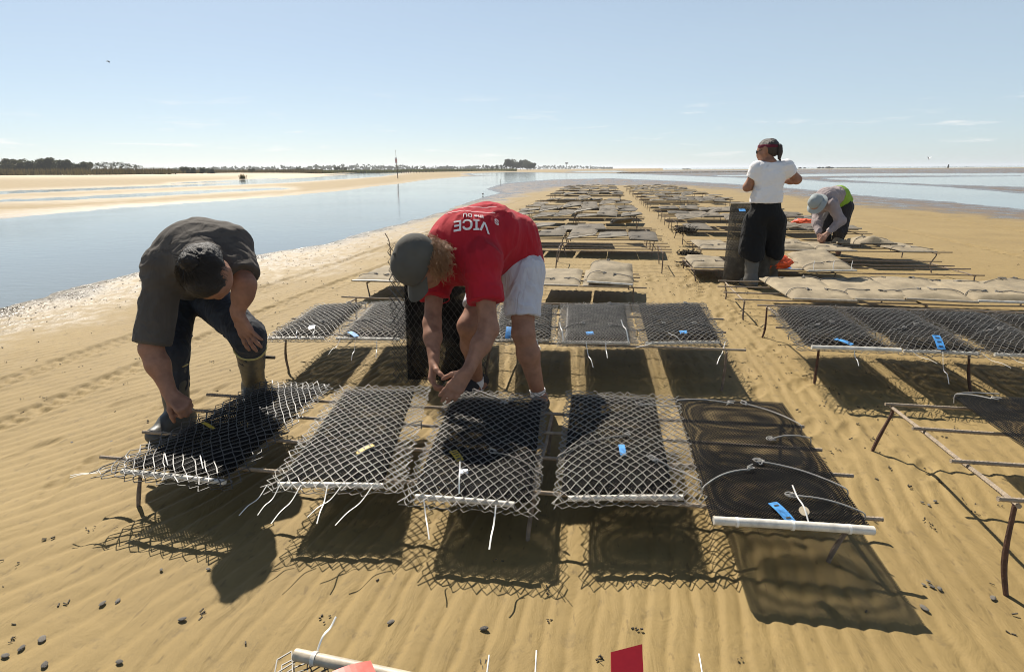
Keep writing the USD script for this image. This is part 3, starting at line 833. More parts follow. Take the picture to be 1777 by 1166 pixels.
b.pipe(.10, .86, .045)
b.tag(.48, .30, .1, (.026, .075), 'tag_blue', lift=-.002)
b.cord(0., .30, .50, .46, 'cord'); b.cord(1., .84, .66, .80, 'cord_pale'); b.cord(1., .12, .70, .26, 'cord_pale')
b = Bag('smooth black mesh bag without netting, cream pipe and round disc on its near end', quad((1236, 908), (1519, 926), (1358, 699), (1170, 689)), screen='screen_black', seed=5, thick=.028, group=G5, lumps=.3)
p = b.pipe(.005, .985, -.002, r=.0145, mat='pvc', lift=.010, knots=3)
b.cord(0., .92, .46, .90, 'cord_pale'); b.cord(1., .72, .62, .90, 'cord_pale'); b.cord(.0, .18, .36, .30, 'cord_pale'); b.cord(1., .22, .48, .36, 'cord_pale'); b.cord(1., .08, .58, .14, 'cord_pale'); b.cord(1.0, .60, .66, .55, 'cord_pale')
b.tag(.50, .01, .42, (.036, .10), 'tag_blue', tilt=.12, lift=.008, ink=2)
b.tie(.60, .0, (-.12, 1), .15, rise=.06, w=.0028)
q = b.pt(.595, .05, .02)
disc = trimesh.creation.cylinder(.0165, .0025, sections=20).vertices
dm = trimesh.creation.cylinder(.0165, .0025, sections=20)
obj('round_disc', (np.asarray(dm.vertices) @ np.array([[1, 0, 0], [0, .8, .6], [0, -.6, .8]]) + q, dm.faces), M['tag_cream'], b.t)

G6 = 'netted bags on the second rack'
rows = [('leftmost netted bag on the second rack, beside the grey shirted man\'s knee', [(453, 590), (570, 590), (640, 525), (548, 529)], 'net_pale'),
        ('netted bag with a blue tag on its pipe, left of the upright bag', [(572, 590), (705, 592), (742, 522), (644, 525)], 'net_pale'),
        ('netted bag half hidden behind the arms of the man in red', [(712, 592), (842, 594), (850, 523), (746, 523)], 'net_grey'),
        ('netted bag between the legs of the man in red, with a blue tag standing up', [(848, 594), (964, 594), (968, 530), (860, 528)], 'net_grey'),
        ('dark fine meshed bag with two white tie tails, second from the right end', [(966, 597), (1108, 599), (1092, 527), (972, 528)], 'net_grey'),
        ('coarse netted bag at the right end of the second rack', [(1112, 599), (1266, 597), (1222, 526), (1094, 527)], 'net_grey')]
B6 = []
for i, (lab, px, nm) in enumerate(rows):
    fine = i == 4
    bb = Bag(lab, quad(*px, z=.295), net=nm, seed=20 + i, inset=(.10, .07, .08, .06), thick=.036, group=G6, cell=(.022, .028) if fine else (.041, .056), rn=.0014 if fine else .0017)
    bb.pipe(.06, .90, .045, mat='pvc' if i != 3 else 'pvc_dirty')
    B6.append(bb)
    bb.cord(1., .22, .70, .30); bb.cord(0., .25, .30, .33); bb.cord(1., .9, .72, .88, 'cord_pale')
B6[0].tag(.62, .16, .2, (.04, .06), 'tag_white', lift=-.002); B6[0].tie(.5, .03, (-.2, 1), .05, rise=.03); B6[0].tie(.75, .03, (-.1, 1), .05, rise=.03)
B6[1].tag(.34, .03, .75, (.035, .095), 'tag_blue', tilt=.1, lift=.014); B6[1].tie(.14, .01, (-.5, -1), .12, rise=-.08); B6[1].tie(.34, .0, (-.1, -1), .10, rise=-.12); B6[1].tie(.62, .0, (.1, -1), .10, rise=-.1)
B6[3].tag(.28, .03, -.1, (.035, .09), 'tag_blue', tilt=.9, lift=.012); B6[3].tie(.20, .03, (-.8, 1), .09, rise=.05); B6[3].tie(.72, .01, (.5, -1), .06, rise=-.05)
B6[4].tag(.42, .13, .2, (.05, .05), 'tag_blue', lift=-.002); B6[4].tie(.08, .02, (-.25, 1), .12, rise=.09, w=.004); B6[4].tie(.88, .02, (-.35, 1), .13, rise=.11, w=.004); B6[4].tie(.36, .0, (.35, -1), .14, rise=-.12); B6[4].tie(.60, .0, (.1, -1), .10, rise=-.07)
B6[5].tag(.52, .14, .1, (.05, .05), 'tag_blue', lift=-.002); B6[5].tie(.12, .0, (-1, -.35), .11, rise=-.02); B6[5].tie(.95, .0, (-.5, -1), .16, rise=-.1); B6[5].tie(.45, .03, (-.6, .5), .09, rise=.04)

G7 = 'netted bags on the right hand rack'
rows = [('netted bag with blue tag and long bare white pipe, first on the right rack', [(1385, 604), (1562, 610), (1442, 531), (1332, 534)]),
        ('bulging netted bag with an upright blue tag above a rusty leg', [(1566, 612), (1722, 618), (1572, 538), (1446, 532)]),
        ('dark netted bag cut by the right edge of the photo, behind the rack end', [(1726, 618), (1885, 626), (1702, 543), (1576, 538)]),
        ('netted bag furthest right, mostly outside the photo', [(1889, 626), (2050, 634), (1830, 549), (1706, 543)])]
B7 = []
for i, (lab, px) in enumerate(rows):
    bb = Bag(lab, quad(*px, z=.315), net='net_grey', seed=40 + i, inset=(.12, .07, .06, .06), thick=.042, group=G7, cell=(.041, .056), rn=.0017)
    if i == 0:
        bb.pipe(.13, 1.0, -.004, r=.013, lift=.006)
    else:
        bb.pipe(.06, .90, .045)
    bb.cord(1., .3, .6, .42); bb.cord(0., .25, .35, .36)
    B7.append(bb)
B7[0].tag(.55, .03, .8, (.04, .10), 'tag_blue', tilt=.1, lift=.02, ink=2); B7[0].tie(.55, .0, (.05, -1), .1, rise=-.08)
B7[1].tag(.47, .03, .0, (.042, .11), 'tag_blue', tilt=.6, lift=.016, ink=3); B7[1].tie(.1, .0, (1, -.6), .13, rise=-.05); B7[1].tie(.88, .0, (.8, -.7), .14, rise=-.05); B7[1].tie(.45, .0, (.15, -1), .1, rise=-.16)
B7[2].tie(.15, .0, (.8, -.6), .12, rise=-.05)

b = Bag('black fine mesh bag sagging on the bare rack at the right edge', [[1.54, 1.78, .38], [2.03, 1.76, .38], [2.20, 2.85, .30], at(1650, 686, .30)], screen='screen_black', seed=60, thick=.03, group='bags on the bare rack')
b.cord(.0, .96, .22, .86, 'cord_pale'); b.cord(.0, .96, .40, .97, 'cord_pale', hook=False)

# bags below the camera: only the far end of the nearest ones reaches into the picture
NZ = .28
p0, p1 = at(514, 1146, NZ), at(796, 1206, NZ)
dirx = unit(p1 - p0); diry = np.array([-dirx[1], dirx[0], 0])
b = Bag('netted bag end with a dirty pipe and pink tag at the bottom edge', [p0 - diry * .9 - dirx * .04, p0 - diry * .9 + dirx * .46, p0 + dirx * .46 + diry * .012, p0 - dirx * .04 + diry * .012], net='net_grey', seed=70, thick=.04, inset=(.08, .05, .06, .05))
n = 12
P = p0 + np.linspace(0, .44, n)[:, None] * dirx + [0, 0, .018]
pp = obj('closing_pipe', tube(P, .0135, 12), M['pvc_dirty'], b.t, 40)
obj('collar', tube([p0 + dirx * .045 + [0, 0, .018], p0 + dirx * .055 + [0, 0, .018]], .0155, 12), M['pvc'], pp, 40)
b.tag(.50, .97, 2.35, (.075, .085), 'tag_pink', tilt=.15, lift=.03)
b.tie(.17, 1.0, (.25, 1), .07, rise=.05, w=.0028)
p2 = at(1000, 1210, NZ)
b = Bag('netted bag below the frame holding up a dark red tag plate', [p2 + [-.12, -.9, 0], p2 + [.36, -.9, 0], p2 + [.36, 0, 0], p2 + [-.12, 0, 0]], net='net_grey', seed=71, thick=.04, inset=(.08, .05, .06, .05))
b.pipe(.1, .9, .97)
a0, a1 = at(1060, 1131, .34), at(1114, 1117, .34)
ax = unit(a1 - a0); up = unit(np.array([.02, -.62, -.45]))
nn = np.cross(ax, up)
obj('tag_plate', box((a0 + a1) / 2 + up * .055, (np.linalg.norm(a1 - a0), .11, .003), np.stack([ax, up, nn], 1)), M['tag_red'], b.t, label='dark red plate')
for px, py, qx, qy in ((841, 1166, 849, 1136), (927, 1166, 931, 1128), (1226, 1180, 1213, 1134)):
    A0, A1 = at(px, py + 40, .30), at(qx, qy, .33)
    obj('cable_tie', tube(curve([A0, A0 * .5 + A1 * .5 + [0, .0, .004], A1], 4), .0018, 5), M['tie_white'], b.t, 40)

# the bag held upright in front of the second rack by the man in red
x0 = at(708, 668)[0]; yb = 3.36
b = Bag('upright netted bag standing on the sand behind the arms of the man in red', [(x0 - .10, yb, .01), (x0 + .52, yb + .02, .01), (x0 + .50, yb + .10, .90), (x0 - .11, yb + .09, .91)], net='net_black', seed=80, inset=(.16, .03, .04, .05), thick=.07, lumps=.4)
obj('wire', tube(curve([(x0 - .09, yb + .08, .84), (x0 - .10, yb + .09, .93), (x0 - .115, yb + .07, .98)], 4), .003, 5), M['rebar'], b.t, 40)

# tan, silted bags further back
def silt_bag(label, c, mat='silt_tan', seed=0, thick=.06, group=None, pipe='pvc_dirty', cords=2, lumps=.9, nu=13, nv=19, name='oyster_bag'):
    S = bag_surface(c, 0)
    mid = S(.5, .5)
    t = thing(name, label, 'oyster bag', (mid[0], mid[1], min(p[2] for p in c) - .01), group)
    a = S(1, .5) - S(0, .5); b_ = S(.5, 1) - S(.5, 0)
    N = unit(np.cross(a, b_))
    U, V_ = np.meshgrid(np.linspace(0, 1, nu), np.linspace(0, 1, nv), indexing='ij')

    def top(u, v):
        u, v = np.asarray(u, float), np.asarray(v, float)
        h = thick * pillow(u, v, 9, 14) * (.04 + 1.25 * lumps * lump(u, v, seed, 2.3)) + .034 * (lump(u, v, seed + 9, 1.3) - .5) * min(1., thick / .03) + .008 * (lump(u, v, seed + 5, 6.) - .5) + .004
        return S(u, v) + h[..., None] * N
    P, Q = top(U, V_), S(U, V_) - (.006 + .01 * pillow(U, V_))[..., None] * N
    rr = np.random.default_rng(seed)
    i, j = np.meshgrid(np.arange(nu - 1), np.arange(nv - 1), indexing='ij')
    q = np.stack([i * nv + j, (i + 1) * nv + j, (i + 1) * nv + j + 1, i * nv + j + 1], -1).reshape(-1, 4)
    f = np.vstack([q[:, [0, 1, 2]], q[:, [0, 2, 3]]])
    n1 = nu * nv
    rim = [k * nv for k in range(nu)] + [(nu - 1) * nv + k for k in range(1, nv)] + [k * nv + nv - 1 for k in range(nu - 2, -1, -1)] + [k for k in range(nv - 2, 0, -1)]
    rf = []
    for k in range(len(rim)):
        p0, p1 = rim[k], rim[(k + 1) % len(rim)]
        rf += [[p0, p0 + n1, p1 + n1], [p0, p1 + n1, p1]]
    obj('mesh_bag', (np.vstack([P.reshape(-1, 3), Q.reshape(-1, 3)]), np.vstack([f, f[:, ::-1] + n1, rf])), M[mat], t, 50)
    if pipe:
        A, B = S(.02, 0.) + .004 * N, S(.98, 0.) + .004 * N
        obj('closing_pipe', tube([A, A * .5 + B * .5, B], .012, 8), M[pipe], t, 40)
    for k in range(cords):
        s = k % 2
        v0 = .2 + .6 * (k // 2) + rr.uniform(-.04, .04)
        us = np.linspace(s, s + (1 - 2 * s) * rr.uniform(.28, .45), 7); vs = v0 + .04 * np.sin(np.linspace(0, 3, 7)) + np.linspace(0, .06, 7)
        Pc = top(us, vs) + .008 * N
        ext = Pc[-1] + rr.normal(0, 1, (7, 3)) * [.018, .018, .004]
        obj('cord', tube(curve(np.vstack([S(float(s), v0) - .02 * N, Pc, ext]), 3), .0042, 5), M['cord'], t, 40)
    t_top[str(t.GetPath())] = (top, N)
    return t


t_top = {}
GL = 'tan bags behind the man in red'
for i, (x, lab) in enumerate(((-2.62, 'tan silted bag at the left end of the third rack, left of the upright bag'), (-2.12, 'tan bag on the third rack right behind the cap of the man in red'),
                              (-.64, 'tan silted bag half hidden by the shorts of the man in red'), (-.14, 'flat tan bag left of the tilted tan bag on the third rack'))):
    silt_bag(lab, [(x, 5.74, .21), (x + .47, 5.74, .21), (x + .48, 6.66, .215), (x + .01, 6.68, .215)], seed=200 + i, thick=.035, group=GL)
silt_bag('tan bag tilted up on a pale pipe at the right end of the third rack', [(-.10, 5.70, .26), (.37, 5.72, .235), (.40, 6.62, .30), (-.06, 6.68, .30)], seed=206, thick=.07, group=GL, pipe='pvc', cords=3)

GR = 'puffy tan bags on the right'
labs = ('first puffy tan bag from the woman, with her shadow across it', 'second puffy tan bag from the woman, with two knotted cords', 'puffy tan bag overlapping its neighbours above the long white pipe', 'humped tan bag whose white pipe shows above the dark netting', 'last puffy tan bag at the right edge of the photo', 'puffy tan bag out beyond the right edge')
for i, lab in enumerate(labs):
    x = 1.74 + .49 * i
    dz = (.0, .01, .025, .02, .03, .0)[i]
    sh = (.0, .02, -.05, .03, .06, .0)[i]
    k = silt_bag(lab, [(x + .02 + sh, 5.34, .215 + dz), (x + .56 + sh * .3, 5.31 + .04 * (i % 2), .215 + dz * .6), (x + .53 - sh, 6.27, .225 + dz), (x - .03, 6.29 - sh, .225)], seed=230 + i, thick=.075 if i > 2 else .055, group=GR, pipe='pvc' if i == 3 else 'pvc_dirty', cords=4)
GQ = 'tan bags beside the woman'
silt_bag('tan bag hidden behind the woman\'s trousers', [(1.20, 7.32, .16), (1.68, 7.32, .16), (1.69, 8.25, .16), (1.21, 8.25, .16)], seed=240, group=GQ)
k1 = silt_bag('tan bag under the orange net sack beside the woman\'s boots', [(2.10, 7.30, .16), (2.58, 7.30, .16), (2.58, 8.24, .17), (2.12, 8.24, .17)], seed=241, group=GQ, pipe='pvc', thick=.05)
k2 = silt_bag('tan bag propped up at its far end, four white ties on its near edge', [at(1400, 471, .18), at(1488, 470, .18), aty(1430, 434, 8.15), aty(1366, 441, 8.15)], seed=242, group=GQ, pipe='pvc', thick=.05)
for px in (1412, 1446, 1478):
    q = at(px, 468, .20)
    obj('cable_tie', tube([q, q + [.0, .02, .05], q + [.01, .03, .1]], .004, 5), M['tie_white'], k2, 40)


def tag_on(t, p, size, mat='tag_blue', rot=0.):
    a = np.array([math.cos(rot), math.sin(rot), 0]); b_ = unit(np.array([-math.sin(rot), math.cos(rot), .55])); n_ = np.cross(a, b_)
    obj('tag', box(p, (size[0], size[1], .002), np.stack([a, b_, n_], 1)), M[mat], t)


tag_on(k1, at(1366, 463, .19), (.10, .07), 'tag_blue', .5)
GW = 'bags where the person in the bucket hat works'
specs = [(1.50, 'grey bag left of the upright bag beside the woman', .04, 0), (2.06, 'grey brown bag behind the woman\'s right hip', .05, 0), (2.60, 'thick ended bag right of the woman\'s hip', .09, 0),
         (3.12, 'flat tan bag in front of the hands of the person in the bucket hat', .03, 0), (3.62, 'thick folded bag with a dark front below the person in the bucket hat', .12, .10), (4.14, 'flat pale bag at the right end near a bent bar', .03, 0)]
for i, (x, lab, th, dz) in enumerate(specs):
    silt_bag(lab, [(x, 8.6, .225 + dz), (x + .49, 8.6, .225 + dz), (x + .47, 9.6, .225), (x - .02, 9.6, .225)], seed=250 + i, thick=th, group=GW, cords=2, mat='silt_tan', pipe='pvc_dirty' if i != 4 else 'silt_dark')
# bags on the racks in the distance
PROTO = []
ORD = ['first', 'second', 'third', 'fourth', 'fifth', 'sixth', 'seventh', 'eighth', 'ninth', 'tenth', 'eleventh']


def far_bag(label, x, y, z, k, group, tilt=0., yaw=0., sc=(1, 1, 1)):
    if k < len(PROTO) and PROTO[k] is not None:
        r = copy_of(PROTO[k], (x, y, z), yaw, sc, label, group)
        return r
    th = (.022, .035, .028, .05, .024, .04, .03, .02, .045)[k]
    c = [(-.235, -.46, .0), (.235, -.46, .0 + .02 * (k % 2)), (.24, .46, .02 * (k % 3)), (-.23, .47, .0)]
    wr_ = np.random.default_rng(60 + k)
    c = [np.array(p) + wr_.normal(0, 1, 3) * [.022, .03, .018] for p in c]
    t = silt_bag(label, [np.array(p) + [x, y, z] for p in c], mat=('silt_brown', 'silt_dark', 'silt_brown')[k % 3], seed=300 + k, thick=th, group=group, cords=1, pipe='pvc_dirty' if k % 2 else 'silt_dark', nu=10, nv=14)
    while len(PROTO) <= k:
        PROTO.append(None)
    PROTO[k] = t
    return t


fr = np.random.default_rng(77)
RROWS = [('left', -2.02, y, n) for y, n in ((9.65, 6), (10.75, 4), (13.5, 6), (14.9, 6), (16.4, 6), (17.9, 6), (20.6, 5), (24.8, 6), (26.6, 6), (30.2, 6), (33, 6), (36.8, 6))] + \
        [('right', 1.62, y, n) for y, n in ((11.35, 6), (12.9, 6), (14.3, 6), (16.0, 6), (19.8, 6), (21.6, 6), (23.6, 6), (26.4, 6), (29.4, 6), (32.4, 6), (36.5, 6))]
first_rack = {}
cnt = {'left': 0, 'right': 0}
RPROTO = None
for side, x0, y, n in RROWS:
    i = cnt[side]; cnt[side] += 1
    lab = f'dark thin legged rack, {ORD[i] if i < 11 else "last"} of the distant racks going back in the {side} hand block'
    if not (side == 'right' and i == 0):
        if RPROTO is None:
            RPROTO = rack(lab, x0 - .1, x0 + 3.0, (y - .42, y - .14, y + .14, y + .42), .27, (x0, x0 + 1.45, x0 + 2.9), 'distant oyster racks', pale='rebar', stub=.15)
            rbase = _loc[str(RPROTO.GetPath())]
        else:
            copy_of(RPROTO, (x0 + 1.45, y, gz(x0 + 1.45, y)), fr.normal(0, .6), (1, 1, 1), lab, 'distant oyster racks')
    for k in range(n):
        if fr.random() < .05 and y < 30:
            continue
        xx = x0 + .25 + k * .5 + fr.normal(0, .02) + (0 if n == 6 else fr.uniform(0, .3))
        far_bag(f'brown silted bag, {ORD[k]} from left on the {ORD[i] if i < 11 else "last"} distant {side} hand rack', xx, y + fr.normal(0, .05), (.245 if (side == 'right' and i == 0) else .29) + fr.uniform(0, .03), int(fr.integers(0, 9)), f'distant bags in the {side} hand block', 0, fr.normal(0, 4.5), (fr.uniform(.95, 1.03), fr.uniform(.93, 1.05), fr.uniform(.7, 1.4)))
# a few bags lie loose or stand on edge on the distant racks
silt_bag('loose bag tipped up on the near distant rack, behind the empty rack', [at(1058, 387, .36), at(1096, 386, .36), at(1098, 378, .50), at(1062, 381, .42)], mat='silt_brown', seed=371, thick=.03, group=None, cords=0)
# bag standing upright beside the woman
x0 = at(1252, 490)[0]
silt = Bag('tall grey mesh bag standing upright on the sand beside the woman', [(x0, 7.18, .0), (x0 + .50, 7.05, .0), (x0 + .50, 7.12, .955), (x0 + .02, 7.25, .955)], screen='screen_tall', seed=90, thick=.10, lumps=.5, sag=.04)
silt.pipe(.0, 1.0, .995, r=.013, mat='silt_dark' if False else 'pvc_dirty', lift=.0)
tag_on(silt.t, aty(1288, 365, 7.0), (.07, .05), 'tag_blue')


def sack(label, c, size, seed):
    """heap of bright orange netting"""
    s = trimesh.creation.icosphere(4)
    v = np.asarray(s.vertices)
    d = meshkit.fbm(v * 2.2 + seed, 3, seed) * .8 + meshkit.noise(v * 9 + seed, seed) * .16
    v = v * (.62 + d[:, None] * .75) * np.asarray(size) / 2
    v[:, 2] = np.maximum(v[:, 2], -size[2] * .32)
    t = thing('net_sack', label, 'net sack', (c[0], c[1], c[2]), 'orange net sacks')
    obj('sack', (v + np.asarray(c) + [0, 0, size[2] * .32], s.faces), M['orange'], t, True)
    k = np.asarray(c) + [-size[0] * .42, 0, size[2] * .55]
    obj('drawstring', tube(curve([k, k + [.03, .02, .03], k + [.06, -.03, .02], k + [.10, .0, .03]], 4), .006, 5), M['tag_blue'], t, 40)


sack('orange net sack lying beside the woman\'s boots', (*at(1343, 463, .2)[:2], .19), (.42, .28, .19), 1)
sack('orange net sack on the rack behind the hands of the person in the bucket hat', at(1395, 391, .265), (.46, .28, .15), 2)

# ------------------------------------------------------------------ small things on the sand
sr = np.random.default_rng(8)
shells = []


def shell_mesh(seed):
    r_ = np.random.default_rng(seed)
    s = trimesh.creation.icosphere(2)
    v = np.asarray(s.vertices) * [1, .62, .24]
    v[:, 0] *= 1 - .25 * v[:, 1]
    v = v * (1 + .25 * (meshkit.noise(np.asarray(s.vertices) * 2.5 + seed, seed)[:, None] - .5) * 2)
    v[:, 2] = np.where(v[:, 2] < -.05, -.05, v[:, 2])
    return v, s.faces


spots = [(10, 1138), (38, 1125), (73, 1110), (78, 1155), (208, 1152), (178, 1048), (205, 1043), (317, 1077), (125, 768), (193, 765), (280, 990), (362, 990), (678, 1080), (1602, 1018), (1616, 1021), (1630, 1025), (1610, 1012),
         (1603, 1058), (1600, 873), (1612, 876), (1622, 872), (1722, 1040), (1518, 905), (840, 1093)]
SH = []
for k, (px, py) in enumerate(spots):
    p = at(px, py); p[2] = gz(p[0], p[1]) + .006
    s = sr.uniform(.007, .011) * (1.5 if py > 1030 else 1.)
    lab, rot = 'small dark oyster shell lying on the rippled sand', sr.uniform(0, 360)
    if len(SH) < 5:
        t = thing('oyster_shell', lab, 'shell', p, 'shells strewn on the sand', rot, s)
        v, f = shell_mesh(k)
        usdkit.mesh(stage, str(t.GetPath()) + '/shell', (v, f), M['shell'], True)
        SH.append(t)
    else:
        copy_of(SH[k % 5], p, rot, (s, s, s * sr.uniform(.8, 1.5)), lab)
# wrack: uncountable crumbs of weed and broken shell
A, B, R_ = [], [], []
zones_ = [(.9, 1.9, 2.2, 9.5, 260), (-.9, 1.3, 6.3, 7.6, 90), (-5, -2.2, 2.2, 6.5, 110), (-9, -3.2, 5., 9., 240), (4.2, 9, 5, 11, 90), (1.2, 2.8, 1.6, 3.2, 50), (-2.6, 2., 1.0, 1.7, 40), (1.0, 1.5, 8.5, 14, 60)]
for x0, x1, y0, y1, n in zones_:
    for _ in range(n):
        x, y = sr.uniform(x0, x1), sr.uniform(y0, y1)
        s = sr.uniform(.004, .016); a = sr.uniform(0, 6.3)
        z = gz(x, y) + .004
        if z < -.03:
            continue
        for _ in range(sr.integers(1, 5)):
            o = sr.normal(0, .012, 2); a2 = a + sr.normal(0, .5)
            A.append((x + o[0], y + o[1], z)); B.append((x + o[0] + math.cos(a2) * s, y + o[1] + math.sin(a2) * s, z + sr.uniform(-.002, .005))); R_.append(sr.uniform(.001, .0035))
# the pebbly, glittering edge of the creek
for px, py in zip(np.linspace(0, 700, 420), np.linspace(0, 1, 420)):
    yy = np.interp(px, [0, 120, 235, 330, 440, 560, 700], [520, 490, 463, 449, 434, 416, 383]) + abs(sr.normal(0, 20)) + 3
    p = at(px, yy); s = sr.uniform(.006, .02); a = sr.uniform(0, 6.3)
    z = gz(p[0], p[1]) + .003
    if z < -.04:
        continue
    A.append((p[0], p[1], z)); B.append((p[0] + math.cos(a) * s, p[1] + math.sin(a) * s, z)); R_.append(sr.uniform(.002, .006))
o = struct('wrack', prisms(np.array(A), np.array(B), np.array(R_), 4), M['weed'], kind='stuff')
tag(o, 'dark crumbs of weed and broken shell scattered over the sand', 'wrack')
# a clump of dark weed hanging on the end of a rack and lying below it
for lab, (px, py), z, s in (('clump of black weed hanging on the end of a rack left of the upright bag', (1190, 400), .27, .16), ('clump of dark weed on the sand below the rack end', (1206, 458), .03, .14), ('heap of dark weed on the aisle sand near the row end', (1195, 440), .02, .12)):
    c = at(px, py, z)
    n = 420
    A = c + sr.normal(0, 1, (n, 3)) * [s * .6, s * .4, s * .17]; B = A + sr.normal(0, 1, (n, 3)) * [.03, .025, .014]
    A[:, 2] = np.maximum(A[:, 2], .005); B[:, 2] = np.maximum(B[:, 2], .005)
    t = thing('weed_clump', lab, 'seaweed', c, 'clumps of weed')
    obj('fronds', prisms(A, B, .008, 4), M['weed'], t)

# ------------------------------------------------------------------ people: bodies as one smooth surface round a posed skeleton
def smin(a, b, k):
    h = np.maximum(k - np.abs(a - b), 0) / k
    return np.minimum(a, b) - h * h * k * .25


class Prim:
    """a tapered capsule, optionally flattened along an axis: (a, b, ra, rb, axis, factor)"""

    def __init__(self, a, b, ra, rb, ax=None, fl=1.):
        self.a, self.b, self.ra, self.rb = np.asarray(a, np.float32), np.asarray(b, np.float32), ra, rb
        self.ax = None if ax is None else np.asarray(unit(ax), np.float32); self.fl = fl

    def __call__(self, p):
        e = self.b - self.a
        ee = float(e @ e)
        q = p - self.a
        t = np.clip(q @ e / max(ee, 1e-9), 0, 1).astype(np.float32)
        d = q - t[:, None] * e
        if self.ax is not None:
            k = d @ self.ax
            d = d + (k * (1 / self.fl - 1))[:, None] * self.ax
        n = np.sqrt((d * d).sum(1))
        out = n - (self.ra + t * (self.rb - self.ra))
        return out * (min(1., self.fl) if self.ax is not None else 1.)

    def grow(self, g):
        return Prim(self.a, self.b, self.ra + g, self.rb + g, self.ax, self.fl)

    def box(self):
        r = max(self.ra, self.rb) + .02
        r *= max(1., self.fl)
        return np.minimum(self.a, self.b) - r, np.maximum(self.a, self.b) + r


class Clip(Prim):
    """a capsule cut off square by the plane through q that faces n: the end of a sleeve or a trouser leg"""

    def __init__(self, pr, q, n):
        self.__dict__.update(pr.__dict__); self.q, self.n = np.asarray(q, np.float32), np.asarray(unit(n), np.float32)

    def __call__(self, p):
        return np.maximum(Prim.__call__(self, p), (p - self.q) @ self.n)


def union(prims, k):
    def f(p):
        d = np.full(len(p), 1e3, np.float32)
        for q in prims:
            lo, hi = q.box()
            m_ = k + .05
            sel = ((p > lo - m_) & (p < hi + m_)).all(1)
            if sel.all():
                d = smin(d, q(p), k)
            elif sel.any():
                d[sel] = smin(d[sel], q(p[sel]), k)
        # far from everything: any positive number will do
        return np.where(d > 100, .08, d)
    f.prims = prims
    return f


def bounds(prims, pad=.03):
    L0 = np.min([q.box()[0] for q in prims], 0) - pad; H0 = np.max([q.box()[1] for q in prims], 0) + pad
    return L0, H0


def surface(f, lo, hi, h):
    """surface nets over the blocks of the grid that the surface passes through"""
    B = 8
    nb = np.ceil((np.asarray(hi) - lo) / (h * B)).astype(int)
    n = nb * B
    vol = np.full(n, .1, np.float32)
    ci = np.stack(np.meshgrid(*[np.arange(k) for k in nb], indexing='ij'), -1).reshape(-1, 3)
    cp = (lo + (ci * B + (B - 1) / 2) * h).astype(np.float32)
    cd = f(cp)
    act = np.abs(cd) < h * B * 1.25 + .012
    neg = (cd < 0) & ~act
    loc = np.stack(np.meshgrid(*[np.arange(B)] * 3, indexing='ij'), -1).reshape(-1, 3)
    idx = (ci[act][:, None] * B + loc[None]).reshape(-1, 3)
    d = np.concatenate([f((lo + idx[s:s + 400000] * h).astype(np.float32)) for s in range(0, len(idx), 400000)])
    vol[idx[:, 0], idx[:, 1], idx[:, 2]] = d
    for c in ci[neg]:
        vol[c[0] * B:c[0] * B + B, c[1] * B:c[1] * B + B, c[2] * B:c[2] * B + B] = -.1
    s = vol < 0
    cnt = np.zeros(n - 1, np.int8)
    offs = [(x, y, z) for x in (0, 1) for y in (0, 1) for z in (0, 1)]
    for o in offs:
        cnt += s[o[0]:n[0] - 1 + o[0], o[1]:n[1] - 1 + o[1], o[2]:n[2] - 1 + o[2]]
    cells = np.argwhere((cnt > 0) & (cnt < 8))
    num = np.full(n - 1, -1, np.int64)
    num[cells[:, 0], cells[:, 1], cells[:, 2]] = np.arange(len(cells))
    cv = np.stack([vol[cells[:, 0] + o[0], cells[:, 1] + o[1], cells[:, 2] + o[2]] for o in offs], 1)
    acc = np.zeros((len(cells), 3)); w = np.zeros(len(cells))
    O = np.array(offs, float)
    for i in range(8):
        for j in range(i + 1, 8):
            if np.abs(O[i] - O[j]).sum() == 1:
                c = (cv[:, i] < 0) != (cv[:, j] < 0)
                t = np.where(c, cv[:, i] / np.where(c, cv[:, i] - cv[:, j], 1), 0)
                acc += np.where(c[:, None], O[i] + t[:, None] * (O[j] - O[i]), 0); w += c
    V = lo + (cells + acc / w[:, None]) * h
    F = []
    for ax in range(3):
        a1, a2 = (ax + 1) % 3, (ax + 2) % 3
        sl0 = [slice(None)] * 3; sl1 = [slice(None)] * 3
        sl0[ax] = slice(0, n[ax] - 1); sl1[ax] = slice(1, n[ax])
        ch = np.argwhere(s[tuple(sl0)] != s[tuple(sl1)])
        ch = ch[(ch[:, a1] > 0) & (ch[:, a2] > 0) & (ch[:, a1] < n[a1] - 1) & (ch[:, a2] < n[a2] - 1)]
        sg = s[ch[:, 0], ch[:, 1], ch[:, 2]]
        e1, e2 = np.zeros(3, int), np.zeros(3, int); e1[a1] = 1; e2[a2] = 1
        qd = np.stack([num[tuple((ch - e1 - e2).T)], num[tuple((ch - e2).T)], num[tuple(ch.T)], num[tuple((ch - e1).T)]], 1)
        ok = (qd >= 0).all(1)
        qd, sg = qd[ok], sg[ok]
        F.append(np.where(sg[:, None], qd, qd[:, ::-1]))
    Q = np.vstack(F)
    return V, np.vstack([Q[:, [0, 1, 2]], Q[:, [0, 2, 3]]])


def normals(v, f):
    n = np.zeros_like(v); fn = np.cross(v[f[:, 1]] - v[f[:, 0]], v[f[:, 2]] - v[f[:, 0]])
    for k in range(3):
        np.add.at(n, f[:, k], fn)
    return n / np.maximum(np.linalg.norm(n, axis=1, keepdims=True), 1e-12)


